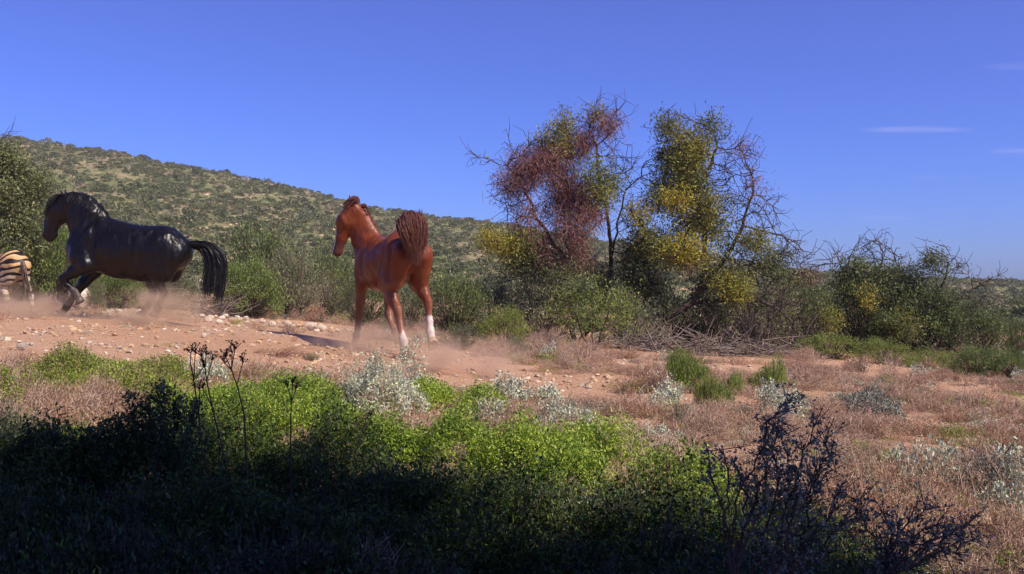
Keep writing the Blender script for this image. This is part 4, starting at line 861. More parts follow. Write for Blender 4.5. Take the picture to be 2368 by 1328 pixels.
# ------------------------------------------------------------------ animals
class Body:
    """one continuous skin round a posed set of tapering limbs, meshed from a smooth union"""
    def __init__(s, cell=.0125): s.pr = []; s.cell = cell
    def add(s, a, b, ra, rb, wa=None, wb=None, lat=(0, 1, 0), k=.05, neg=False):
        a = np.array(a, float); b = np.array(b, float); wa = ra if wa is None else wa; wb = rb if wb is None else wb
        s.pr.append((a, b, ra, rb, wa, wb, unit(np.array(lat, float)), k, neg)); return s
    def chain(s, pts, k=.05, lat=(0, 1, 0)):
        """pts: (x, y, z, r[, w])"""
        for p, q in zip(pts[:-1], pts[1:]):
            s.add(p[:3], q[:3], p[3], q[3], p[4] if len(p) > 4 else p[3], q[4] if len(q) > 4 else q[3], lat, k)
        return s
    def mesh(s):
        lo = np.min([np.minimum(a, b)-max(ra, rb, wa, wb) for a, b, ra, rb, wa, wb, l, k, n in s.pr], 0)-.06
        hi = np.max([np.maximum(a, b)+max(ra, rb, wa, wb) for a, b, ra, rb, wa, wb, l, k, n in s.pr], 0)+.06
        c = s.cell; dim = np.ceil((hi-lo)/c).astype(int)+1; D = np.full(dim, .5, np.float32)
        ax = [lo[i]+np.arange(dim[i])*c for i in range(3)]
        for a, b, ra, rb, wa, wb, lat, k, neg in s.pr:
            m = max(ra, rb, wa, wb)+k+.03; l = np.minimum(a, b)-m; h = np.maximum(a, b)+m
            i0 = np.maximum(((l-lo)/c).astype(int), 0); i1 = np.minimum(((h-lo)/c).astype(int)+2, dim); sl = tuple(slice(i0[i], i1[i]) for i in range(3))
            X, Y, Z = np.meshgrid(ax[0][sl[0]], ax[1][sl[1]], ax[2][sl[2]], indexing='ij'); P = np.stack([X, Y, Z], -1)
            ab = b-a; t = np.clip(((P-a)@ab)/max(ab@ab, 1e-9), 0, 1); d = P-(a+t[..., None]*ab); r = ra+(rb-ra)*t; w = wa+(wb-wa)*t
            dl = d@lat; dn2 = np.maximum((d*d).sum(-1)-dl*dl, 0); q = np.sqrt(dn2/r**2+(dl/w)**2); g = np.sqrt(dn2/r**4+dl**2/w**4)
            v = q*(q-1)/np.maximum(g, 1e-6); v = np.where(q < 1e-4, -np.minimum(r, w), v)
            cur = D[sl]
            if neg: v = -v; hh = np.maximum(k-np.abs(cur-v), 0)/k; D[sl] = np.maximum(cur, v)+hh*hh*k*.25
            else: hh = np.maximum(k-np.abs(cur-v), 0)/k; D[sl] = np.minimum(cur, v)-hh*hh*k*.25
        # surface nets
        S = D < 0; nx, ny, nz = dim; acc = np.zeros((nx-1, ny-1, nz-1, 3)); cnt = np.zeros((nx-1, ny-1, nz-1))
        cor = [(i, j, l) for i in (0, 1) for j in (0, 1) for l in (0, 1)]
        val = {q: D[q[0]:nx-1+q[0], q[1]:ny-1+q[1], q[2]:nz-1+q[2]] for q in cor}
        for q in cor:
            for axn in range(3):
                if q[axn] == 0:
                    q2 = list(q); q2[axn] = 1; q2 = tuple(q2); a, b = val[q], val[q2]; m = (a < 0) != (b < 0)
                    t = np.where(m, a/np.where(m, a-b, 1), 0); p = np.zeros(a.shape+(3,)); 
                    for e in range(3): p[..., e] = q[e]+(t if e == axn else 0)
                    acc += p*m[..., None]; cnt += m
        act = cnt > 0; idx = np.full(act.shape, -1); idx[act] = np.arange(act.sum()); I = np.argwhere(act)
        V = lo+(I+acc[act]/cnt[act][:, None])*c; Q = []
        for axn in range(3):
            o = [0, 1, 2]; o.remove(axn); u, v = o; n = list(dim); n[axn] -= 1
            sa = [slice(None)]*3; sb = [slice(None)]*3; sa[axn] = slice(0, dim[axn]-1); sb[axn] = slice(1, dim[axn]); A = S[tuple(sa)]; Bv = S[tuple(sb)]
            e = np.argwhere(A != Bv); e = e[(e[:, u] > 0) & (e[:, v] > 0) & (e[:, u] < dim[u]-1) & (e[:, v] < dim[v]-1)]
            fl = A[tuple(e.T)]; c4 = []
            for du, dv in ((0, 0), (-1, 0), (-1, -1), (0, -1)):
                f = e.copy(); f[:, u] += du; f[:, v] += dv; c4.append(idx[tuple(f.T)])
            q = np.stack(c4, 1)
            if axn == 1: fl = ~fl
            q[~fl] = q[~fl][:, ::-1]; Q.append(q)
        Q = np.concatenate(Q)
        # relax
        for _ in range(2):
            s_ = np.zeros_like(V); n_ = np.zeros(len(V))
            for i in range(4): np.add.at(s_, Q[:, i], V[Q[:, (i+1) % 4]]); np.add.at(n_, Q[:, i], 1)
            V = V*.4+.6*s_/np.maximum(n_, 1)[:, None]
        return V, Q
def coatmat(name, rough=.38, spec=.5, hair=.4, bd=.05):
    m, nt, out = newmat(name); p = nt.nodes.new('ShaderNodeBsdfPrincipled'); at = nt.nodes.new('ShaderNodeVertexColor'); at.layer_name = 'coat'
    tc = nt.nodes.new('ShaderNodeTexCoord'); mp = nt.nodes.new('ShaderNodeMapping'); mp.inputs['Scale'].default_value = (6, 6, 4); nt.links.new(tc.outputs['Object'], mp.inputs[0])
    n1 = noise(nt, 1.6, 5, .6, mp.outputs[0]); n2 = noise(nt, 90, 3, .6, tc.outputs['Object'])
    v = ramp(nt, [(.3, (.82,)*3), (.7, (1.15,)*3)], n1.outputs[0]); col = mixc(nt, 1, at.outputs[0], v.outputs[0], 'MULTIPLY'); nt.links.new(col, p.inputs['Base Color'])
    b = nt.nodes.new('ShaderNodeBump'); b.inputs['Strength'].default_value = hair; b.inputs['Distance'].default_value = bd; n3 = noise(nt, 1.15, 1.8, .5, mp.outputs[0]); nt.links.new(n3.outputs[0], b.inputs['Height'])
    b2 = nt.nodes.new('ShaderNodeBump'); b2.inputs['Strength'].default_value = .06; b2.inputs['Distance'].default_value = .004; nt.links.new(n2.outputs[0], b2.inputs['Height']); nt.links.new(b.outputs[0], b2.inputs['Normal']); nt.links.new(b2.outputs[0], p.inputs['Normal'])
    p.inputs['Roughness'].default_value = rough; p.inputs['Specular IOR Level'].default_value = spec; nt.links.new(p.outputs[0], out.inputs[0]); return m
def plainmat(name, col, rough=.5, spec=.5):
    m, nt, out = newmat(name); p = nt.nodes.new('ShaderNodeBsdfPrincipled'); tc = nt.nodes.new('ShaderNodeTexCoord'); n = noise(nt, 25, 4, .6, tc.outputs['Object'])
    r = ramp(nt, [(.3, tuple(c*.75 for c in col)), (.7, tuple(min(c*1.2, 1) for c in col))], n.outputs[0]); nt.links.new(r.outputs[0], p.inputs['Base Color']); p.inputs['Roughness'].default_value = rough; p.inputs['Specular IOR Level'].default_value = spec
    nt.links.new(p.outputs[0], out.inputs[0]); return m
def hairmat(name, cols, rough=.45):
    return leafmat(name, cols, 0, rough, .5, .05)
def skin(root, V, Q, col, mat, name='body'):
    o = mesh_obj(name, V, [Q], mat, root, smooth=True); at = o.data.color_attributes.new('coat', 'FLOAT_COLOR', 'POINT')
    c = np.concatenate([col, np.ones((len(col), 1))], 1).astype(np.float32); at.data.foreach_set('color', c.ravel()); return o
def hair(root, name, guides, mat, n=200, r=.006, spread=.02, jit=.02, sub=10, lenvar=.25, locks=0):
    """strands between neighbouring guide curves (each a list of 3-D points, all of one length)"""
    G_ = np.array(guides, float); ng, m = G_.shape[:2]; g_ = Geo()
    tt = np.linspace(0, m-1, sub)
    LK = [(rng.random()*(ng-1), rng.normal(size=3)*spread, rng.normal(size=3)*jit, .2*rng.random()) for _ in range(max(locks, 1))]
    for i in range(n):
        lk = LK[rng.integers(0, len(LK))] if locks and rng.random() < .85 else None
        u = rng.random()*(ng-1) if lk is None else np.clip(lk[0]+rng.normal()*.10, 0, ng-1); a = int(min(u, ng-2)); f = u-a; c = G_[a]*(1-f)+G_[a+1]*f
        L = 1-lenvar*rng.random()**2+.08*rng.random(); t = tt*L; k = np.clip(t.astype(int), 0, m-2); fr = (t-k)[:, None]
        p = c[k]*(1-fr)+c[k+1]*fr; p[1:-1] = p[1:-1]*.5+(p[:-2]+p[2:])*.25
        s = np.linspace(0, 1, sub)[:, None]; off = rng.normal(size=3)*spread; w = rng.normal(size=3)*jit
        if lk is not None: off = off*.3+lk[1]; w = w*.35+lk[2]; s = s
        p = p+off*(.5+s)+w*s**2+np.sin(s*5+rng.random()*6)*rng.normal(size=3)*jit*.5
        rr = r*(.6+.8*rng.random())*np.sin(np.clip(np.linspace(.12, 1, sub)*np.pi*.93, 0, 3.1))**.6
        g_.segs(p[:-1], p[1:], rr[:-1], rr[1:], 3)
    o = g_.obj(name, mat, root); o['kind'] = 'stuff'; return o
def hoof(root, top, sole, r, mat, fwd=(1, 0, 0)):
    """top: centre of the coronet, sole: centre of the sole"""
    top, sole = np.array(top, float), np.array(sole, float); A = unit(sole-top); f = np.array(fwd, float); f = unit(f-A*(f@A)); l = np.cross(A, f); V = []; K = 14
    for j, (t, s, sh) in enumerate(((-.15, .74, 0), (0, .86, 0), (.5, 1.0, .12), (1.0, 1.16, .28), (1.0, .86, .24), (.9, .5, .1))):
        for i in range(K):
            an = i*2*np.pi/K; ca, sa = math.cos(an), math.sin(an); rr = r*s*(1.0 if ca > -.6 else .86)
            V.append(top+(sole-top)*t+f*(ca*rr*1.08+sh*r)+l*sa*rr)
    Q = [[j*K+i, j*K+(i+1) % K, (j+1)*K+(i+1) % K, (j+1)*K+i] for j in range(5) for i in range(K)]
    V += [top-(sole-top)*.15, top+(sole-top)*.86]; T = [[6*K, (i+1) % K, i] for i in range(K)]+[[6*K+1, 5*K+i, 5*K+(i+1) % K] for i in range(K)]
    return mesh_obj('hoof', np.array(V), [np.array(T), np.array(Q)], mat, root, smooth=True)
def eyeball(root, c, r, mat):
    g_ = Geo(); n = 8; pts = np.array([[0, 0, math.cos(t)] for t in np.linspace(0.01, math.pi-.01, n)]); rr = np.sin(np.linspace(0.01, math.pi-.01, n)); g_.tube(np.array(c)+pts*r, rr*r, 10)
    return g_.obj('eye', mat, root, smooth=True)
def dist_seg(V, a, b):
    a = np.array(a, float); b = np.array(b, float); ab = b-a; t = np.clip(((V-a)@ab)/(ab@ab), 0, 1); return np.linalg.norm(V-(a+t[:, None]*ab), axis=1), t
M['eye'] = plainmat('dark_eye', (.01, .008, .008), .12, .8)
M['hoof_dark'] = plainmat('dark_hoof', (.07, .055, .045), .5); M['hoof_dusty'] = plainmat('dusty_hoof', (.40, .30, .19), .8, .2)
def leg_chain(B, pts, k=.03):
    B.chain(pts, k)

def black_horse():
    S = 170.0; ox, oz = 300.0, 736.0
    def b(px, py, y=0.0, r=0, w=None):      # traced side view, metres; x forward (left in the photo)
        return ((ox-px)/S, y, (oz-py)/S, r/S, (w if w is not None else r)/S)
    B = Body(.0115)
    B.chain([b(197, 578, 0, 44, 36), b(232, 568, 0, 62, 40), b(282, 580, 0, 62, 50), b(330, 587, 0, 62, 52), b(372, 580, 0, 55, 48), b(404, 584, 0, 42, 40)], .08)
    B.add(b(186, 600)[:3], b(190, 570)[:3], 28/S, 30/S, 30/S, 28/S, k=.07)
    B.add(b(240, 520)[:3], b(285, 530)[:3], 15/S, 11/S, 13/S, 18/S, k=.08)
    B.add(b(395, 548)[:3], b(424, 578)[:3], 20/S, 14/S, 26/S, 18/S, k=.07)
    B.chain([b(214, 552, 0, 50, 31), b(196, 506, 0, 42, 22), b(176, 476, 0, 29, 15), b(160, 467, 0, 20, 13)], .06)   # neck
    B.add(b(236, 500)[:3], b(206, 464)[:3], 9/S, 8/S, 8/S, 8/S, k=.05); B.add(b(206, 464)[:3], b(165, 452)[:3], 8/S, 8/S, 8/S, 7/S, k=.05)
    B.chain([b(143, 470, 0, 24, 17), b(130, 490, 0, 26, 18), b(119, 515, 0, 18.5, 12), b(112, 542, 0, 14.5, 11)], .035)
    B.add(b(146, 492)[:3], b(140, 505)[:3], 19/S, 14/S, 12/S, 9/S, k=.04)
    B.add(b(105, 547)[:3], b(113, 553)[:3], 8/S, 7/S, 9/S, 7/S, k=.03)
    B.add(b(124, 544)[:3], b(119, 550)[:3], 7/S, 6/S, 8/S, 7/S, k=.04)
    for sy in (1, -1):
        B.add((b(121, 480)[0], sy*.082, b(0, 484)[2]), (b(124, 0)[0], sy*.08, b(0, 492)[2]), .03, .028, .022, .02, k=.03)
        e0 = np.array([b(150, 0)[0], sy*.055, b(0, 452)[2]]); e1 = np.array([b(141, 0)[0], sy*.075, b(0, 438)[2]]); B.add(e0, e1, .03, .008, .018, .006, k=.02)
        B.add((b(106, 0)[0], sy*.058, b(0, 543)[2]), (b(104, 0)[0], sy*.062, b(0, 549)[2]), .015, .012, .012, .01, k=.012, neg=True)
        # shoulder and haunch muscle
        B.add((b(215, 0)[0], sy*.17, b(0, 540)[2]), (b(192, 0)[0], sy*.165, b(0, 596)[2]), .13, .12, .075, .08, k=.05)
        B.add((b(212, 0)[0], sy*.165, b(0, 606)[2]), (b(228, 0)[0], sy*.16, b(0, 612)[2]), .12, .10, .075, .07, k=.05)
        B.add((b(388, 0)[0], sy*.15, b(0, 572)[2]), (b(372, 0)[0], sy*.18, b(0, 618)[2]), .20, .15, .13, .10, k=.06)
        B.add((b(412, 0)[0], sy*.12, b(0, 585)[2]), (b(392, 0)[0], sy*.14, b(0, 636)[2]), .145, .11, .12, .09, k=.06)
    nf = [b(198, 596, .17, 26, 18), b(208, 614, .185, 21, 15), b(182, 629, .18, 14, 11), b(156, 645, .16, 9.5), b(158, 652, .16, 8), b(168, 661, .15, 6.2), b(181, 674, .14, 7.6), b(188, 684, .14, 6.4), b(192, 690, .14, 7)]
    ff = [b(205, 606, -.16, 26, 16), b(204, 624, -.17, 20, 14), b(182, 652, -.16, 13, 10), b(163, 677, -.15, 9), b(160, 683, -.15, 7.5), b(150, 697, -.15, 6.4), b(141, 710, -.15, 8), b(135, 718, -.15, 6.6), b(132, 722, -.15, 7.2)]
    nh = [b(392, 600, .15, 34, 22), b(376, 630, .18, 22, 16), b(378, 654, .17, 12, 9), b(389, 676, .15, 8.5, 7), b(388, 682, .15, 7), b(382, 698, .15, 6.2), b(376, 712, .15, 8.2), b(372, 720, .15, 6.8), b(370, 724, .15, 7.4)]
    fh = [b(382, 600, -.15, 34, 22), b(349, 630, -.17, 20, 15), b(339, 655, -.16, 12, 9), b(345, 676, -.15, 8.5, 7), b(344, 683, -.15, 7), b(336, 700, -.15, 6.2), b(330, 712, -.15, 7.6), b(325, 720, -.15, 6.2), b(322, 724, -.15, 7)]
    for c in (nf, ff, nh, fh): leg_chain(B, c, .03)
    for sy in (1, -1):
        for (p0, y0_, p1, y1_, rr) in (((352, 548), .33, (344, 600), .35, .028), ((344, 600), .35, (336, 640), .31, .026), ((232, 520), .235, (226, 590), .29, .022), ((226, 505), .16, (184, 560), .225, .024)):
            B.add(b(*p0, sy*y0_)[:3], b(*p1, sy*y1_)[:3], rr, rr, k=.085, neg=True)
    V, Q = B.mesh(); x = -ox/S
    Y = 14.7; wx = (ox-CX)/F*Y; wz = CH-(oz-CY)/F*Y
    root = empty('horse', (wx, Y, wz), 'glossy black horse with arched neck galloping left, tail streaming', 'horse'); root.rotation_euler = (0, 0, math.pi-R(2))
    col = np.tile([.004, .003, .0035], (len(V), 1)).astype(float)
    # sun-browned flank and dusty lower legs
    fl = np.clip(1-np.linalg.norm((V-np.array(b(300, 625)[:3]))/np.array([.55, 1, .22]), axis=1), 0, 1)[:, None]; col += fl*np.array([.010, .003, .001])
    du = (1-ss(.0, .30, V[:, 2]))[:, None]; col = col*(1-du*.35)+np.array([.10, .075, .06])*du*.35
    dd, _ = dist_seg(V, b(178, 670, .14)[:3], b(194, 694, .14)[:3]); k = (1-ss(.03, .07, dd))[:, None]; col = col*(1-k*.6)+np.array([.20, .15, .14])*k*.6
    skin(root, V, Q, col, coatmat('black_coat', .38, .34, 1.0, .06))
    for c, e in ((nf, (197, 699, .14)), (ff, (127, 728, -.15)), (nh, (366, 731, .15)), (fh, (318, 731, -.15))):
        hoof(root, c[-1][:3], b(*e)[:3], .058, M['hoof_dark'], (1, 0, 0) if c is not nf else (.3, 0, -1))
    for sy in (1, -1): eyeball(root, (b(122, 0)[0], sy*.092, b(0, 486)[2]), .019, M['eye'])
    hm = hairmat('black_hair', [(.004, .0035, .005), (.008, .006, .009), (.014, .011, .015)], .6)
    T = lambda L_, y: [b(px, py, y)[:3] for px, py in L_]
    g = [T([(424, 566), (448, 568), (468, 582), (474, 615), (468, 650), (466, 672)], .03), T([(424, 565), (454, 566), (480, 577), (489, 612), (484, 652), (480, 682)], -.03),
         T([(424, 564), (458, 565), (488, 575), (500, 605), (498, 650), (492, 684)], .04), T([(424, 564), (462, 564), (500, 572), (516, 600), (514, 645), (506, 690)], -.02), T([(424, 564), (466, 565), (510, 577), (526, 605), (523, 640), (516, 680)], .03)]
    o = hair(root, 'tail', g, hm, 620, .0036, .016, .035, 14, .5, locks=15)
    crest = [(160, 448), (180, 450), (200, 457), (218, 470), (232, 488), (243, 503)]
    gg = [[b(px+2, py+3, 0)[:3], b(px-1, py-4, -.02)[:3], b(px+4, py-1, -.055)[:3], b(px+2, py+14, -.10)[:3], b(px-4, py+36, -.13)[:3]] for px, py in crest]
    hair(root, 'mane', gg, hm, 420, .006, .010, .018, 9, .4)
    gg2 = [[b(px+2, py+4, .0)[:3], b(px, py-3, .03)[:3], b(px+2, py+5, .07)[:3], b(px, py+14, .095)[:3], b(px-2, py+22, .11)[:3]] for px, py in crest]
    hair(root, 'mane', gg2, hm, 200, .0055, .008, .012, 8, .6)
    fg = [[b(150, 450, y)[:3], b(136, 452, y*1.3)[:3], b(122, 466, y*1.6)[:3], b(113, 484, y*1.5)[:3], b(108, 500, y)[:3]] for y in (-.05, 0, .05, .08)]
    hair(root, 'forelock', fg, hm, 150, .005, .006, .01, 8, .5)
    return root

def std_horse(B, H_, legs, neck, head, ears, s=1.0):
    pass

def chestnut_horse():
    th = R(28); B = Body(.0115)                       # heading, to the left of straight away
    f = lambda wx, wy, wz: np.array([-math.sin(th)*wx+math.cos(th)*wy, -math.cos(th)*wx-math.sin(th)*wy, wz])   # world direction in the horse's frame
    B.chain([(.50, 0, 1.06, .25, .19), (.30, 0, 1.09, .33, .235), (0, 0, 1.08, .31, .275), (-.32, 0, 1.13, .28, .265), (-.55, 0, 1.20, .26, .25), (-.72, 0, 1.20, .20, .21)], .08)
    B.add((.34, 0, 1.34), (.08, 0, 1.30), .10, .08, .06, .12, k=.09); B.add((-.50, 0, 1.36), (-.74, 0, 1.28), .11, .09, .16, .12, k=.08)
    for sy in (1, -1):
        B.add((.40, sy*.13, 1.22), (.50, sy*.16, .98), .13, .13, .075, .08, k=.05); B.add((.42, sy*.16, .98), (.32, sy*.16, .94), .12, .10, .07, .07, k=.05)
        B.add((-.58, sy*.14, 1.20), (-.50, sy*.18, .95), .20, .17, .13, .11, k=.05)
        B.add((-.76, sy*.13, 1.18), (-.66, sy*.165, .88), .16, .12, .145, .11, k=.04)
    B.add((-.90, 0, 1.22), (-.84, 0, .90), .075, .07, .028, .03, k=.04, neg=True)
    lf = [(.44, .17, 1.0, .13, .09), (.42, .18, .86, .10, .075), (.50, .17, .62, .068, .055), (.56, .165, .46, .052), (.57, .165, .41, .045), (.62, .16, .27, .036), (.66, .16, .19, .045), (.69, .16, .125, .038), (.70, .16, .09, .043)]
    rf = [(.40, -.16, 1.0, .13, .09), (.36, -.17, .86, .10, .075), (.34, -.16, .62, .068, .055), (.32, -.15, .45, .052), (.30, -.15, .41, .044), (.18, -.15, .30, .036), (.10, -.15, .235, .044), (.06, -.15, .20, .038), (.04, -.15, .18, .042)]
    lh = [(-.60, .14, 1.10, .21, .13), (-.50, .19, .86, .15, .10), (-.62, .185, .68, .088, .07), (-.76, .17, .54, .062, .048), (-.78, .168, .49, .05, .042), (-.86, .16, .30, .038), (-.92, .155, .175, .047), (-.945, .155, .12, .040), (-.955, .155, .09, .044)]
    rh = [(-.60, -.14, 1.10, .21, .13), (-.54, -.19, .88, .15, .10), (-.68, -.195, .74, .088, .07), (-.80, -.20, .63, .062, .048), (-.815, -.20, .58, .05, .042), (-.86, -.20, .40, .038), (-.88, -.20, .275, .047), (-.90, -.20, .22, .040), (-.915, -.20, .19, .044)]
    for c in (lf, rf, lh, rh): leg_chain(B, c, .03)
    for sy in (1, -1):
        for p0, p1, rr in (((-.28, .285, 1.32), (-.30, .315, 1.08), .034), ((-.30, .315, 1.08), (-.24, .27, .84), .032), ((.24, .22, 1.34), (.24, .275, 1.0), .028), ((.44, .14, 1.34), (.62, .18, 1.04), .03), ((-.76, .235, 1.24), (-.68, .265, .90), .022), ((-.58, .27, 1.28), (-.50, .305, 1.0), .016)):
            B.add((p0[0], sy*p0[1], p0[2]), (p1[0], sy*p1[1], p1[2]), rr, rr, k=.075, neg=True)
    # neck rises and bends to the left, head hangs in profile
    left = f(-1, 0, 0)
    N0, N1, N2, N3 = np.array([.46, .02, 1.18]), np.array([.62, .05, 1.43]), np.array([.67, .12, 1.65]), np.array([.65, .19, 1.78])
    for a, c, ra, rb, wa, wb in ((N0, N1, .24, .185, .14, .10), (N1, N2, .185, .145, .10, .075), (N2, N3, .145, .105, .075, .065)): B.add(a, c, ra, rb, wa, wb, lat=f(.25, 1, 0), k=.07)
    B.add((.34, .0, 1.34), N1+np.array([-.10, .0, -.06]), .06, .05, .05, .045, k=.07)
    ax = unit(f(-.36, .12, -1.0)); front = unit(left-ax*(left@ax)); latv = np.cross(ax, front)
    P0 = N3+front*.03+np.array([0, 0, .0]); P1 = P0+ax*.17+front*.035; P2 = P0+ax*.38+front*.02; P3 = P0+ax*.555+front*.015
    B.add(P0, P1, .105, .118, .085, .095, lat=latv, k=.04); B.add(P1, P2, .118, .075, .092, .058, lat=latv, k=.04); B.add(P2, P3, .075, .062, .056, .052, lat=latv, k=.03)
    B.add(P0+ax*.16-front*.055, P0+ax*.25-front*.06, .095, .07, .06, .045, lat=latv, k=.04)
    B.add(P3+ax*.035+front*.012, P3+ax*.05-front*.01, .045, .035, .045, .04, lat=latv, k=.03); B.add(P3-front*.04, P3+ax*.03-front*.035, .036, .03, .036, .03, lat=latv, k=.02)
    for sy in (1, -1):
        B.add(P0+ax*.13+front*.07+latv*sy*.075, P0+ax*.17+front*.06+latv*sy*.078, .032, .03, .022, .02, lat=latv, k=.03)
        e0 = P0-ax*.08+latv*sy*.055; B.add(e0, e0-ax*.10+front*(.035 if sy > 0 else .10)+latv*sy*.02, .034, .009, .02, .007, lat=latv, k=.02)
        B.add(P3+front*.045+latv*sy*.042, P3+ax*.02+front*.04+latv*sy*.045, .014, .012, .012, .01, k=.01, neg=True)
    V, Q = B.mesh(); Y = 13.72; px = 895; wx = (px-CX)/F*Y
    root = empty('horse', (wx, Y, float(H(wx, Y))+.0), 'chestnut horse with white hind socks and raised tail trotting away, head turned left', 'horse'); root.rotation_euler = (0, 0, math.pi/2+th); root.scale = (1.02,)*3
    base = np.array([.15, .036, .012]); col = np.tile(base, (len(V), 1))
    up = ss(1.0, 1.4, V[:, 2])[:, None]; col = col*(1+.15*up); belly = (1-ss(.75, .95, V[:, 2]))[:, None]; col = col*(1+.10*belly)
    for c, st in ((lh, 4), (rh, 4)):
        a, e = np.array(c[st][:3]), np.array(c[-1][:3]); d, t = dist_seg(V, a, e+(e-a)*.2); k = ((1-ss(.06, .09, d))*ss(.42, .50, t+.05*np.sin(V[:, 1]*90)))[:, None] if c is lh else ((1-ss(.06, .09, d))*ss(.22, .30, t))[:, None]; col = col*(1-k)+np.array([.72, .66, .60])*k
    dst = (1-ss(.35, 1.0, V[:, 2]+.5*(vnoise(V[:, 0]*9, V[:, 2]*9+V[:, 1]*7, 4)-.5)))[:, None]*.35; col = col*(1-dst)+np.array([.30, .17, .11])*dst
    for c in (lf, rf): d, t = dist_seg(V, c[3][:3], c[-1][:3]); k = (1-ss(.06, .1, d))[:, None]*.35; col = col*(1-k)+np.array([.22, .12, .08])*k
    q = (V-P0); al = q@ax; fr = q@front; la = q@latv                                   # blaze and dark muzzle
    k = ((al > .33)*(fr > .035)*(np.abs(la) < .028)*(al < .60))[:, None]*1.0; near = (np.linalg.norm(V-P2, axis=1) < .35)[:, None]; mz = (ss(.36, .5, al)*(1-ss(.25, .35, np.linalg.norm(V-P3, axis=1))))[:, None]
    col = np.where(mz > 0, col*(1-mz*.55)+np.array([.06, .04, .04])*mz*.55, col); col = np.where((k > 0) & near, np.array([.75, .70, .68]), col)
    skin(root, V, Q, col, coatmat('chestnut_coat', .40, .26, .7, .06))
    hoof(root, lf[-1][:3], (.74, .16, .012), .058, M['hoof_dusty'], (1, 0, .1)); hoof(root, rf[-1][:3], (-.03, -.15, .15), .056, M['hoof_dark'], (.2, 0, -1))
    hoof(root, lh[-1][:3], (-1.01, .155, .045), .060, M['hoof_dusty'], (.25, 0, -1)); hoof(root, rh[-1][:3], (-.985, -.20, .145), .060, M['hoof_dusty'], (.15, 0, -1))
    for sy in (1, -1): eyeball(root, P0+ax*.15+front*.066+latv*sy*.088, .02, M['eye'])
    hm = hairmat('chestnut_hair', [(.095, .032, .021), (.125, .044, .029), (.16, .06, .038)], .5)
    S_ = [(.24, .20), (.17, .15), (.09, .10), (.01, .03), (-.06, -.04)]; g = []
    for (s, e), dz in zip(S_, (.12, .03, 0, .03, .10)):
        g.append([(-.80, s*.25, 1.32), (-.88, s*.6+.03, 1.50-dz*.5), (-.95, s*.85+.02, 1.63-dz), (-1.02, s*.95+.015, 1.66-dz), (-1.08, s*.92+.02, 1.58-dz*.8), (-1.10, s*.70+.03, 1.42-dz*.4), (-1.08, s*.38+.04, 1.27), (-1.05, s*.12+.055, 1.15 if s > 0 else 1.24)])
    hair(root, 'tail', g, hm, 2800, .0030, .020, .014, 18, .35, locks=0)
    g2 = [[(-.98, s, 1.56), (-1.02, s-.005, 1.61), (-1.04, s-.01, 1.66), (-1.05, s-.01, 1.71)] for s in (.03, .01, -.01)]
    hair(root, 'tail_wisp', g2, hm, 14, .004, .006, .006, 6, .4)
    cr = [N3-front*.07-ax*.10, N3-front*.10+np.array([0, 0, -.02]), N2-front*.135+np.array([0, 0, .04]), N2-front*.16+np.array([0, 0, -.08]), N1-front*.12+np.array([-.10, 0, .03]), np.array([.42, .02, 1.43]), np.array([.30, 0, 1.41])]
    r_side = f(.55, .6, 0)*1.0
    gg = [[p+front*.02, p-front*.015+np.array([0, 0, .02]), p-front*.025+r_side*.03+np.array([0, 0, -.01]), p-front*.01+r_side*.07+np.array([0, 0, -.07]), p+r_side*.09+np.array([0, 0, -.16])] for p in cr]
    hair(root, 'mane', gg, hm, 600, .0065, .016, .025, 8, .5, locks=40)
    fo = [[N3-ax*.12+latv*s, N3-ax*.17+front*.04+latv*s*1.3, N3-ax*.12+front*.10+latv*s*1.4, N3-ax*.02+front*.13+latv*s*1.2] for s in (-.06, -.02, .03, .06)]
    hair(root, 'forelock', fo, hm, 110, .0055, .012, .02, 7, .5)
    return root

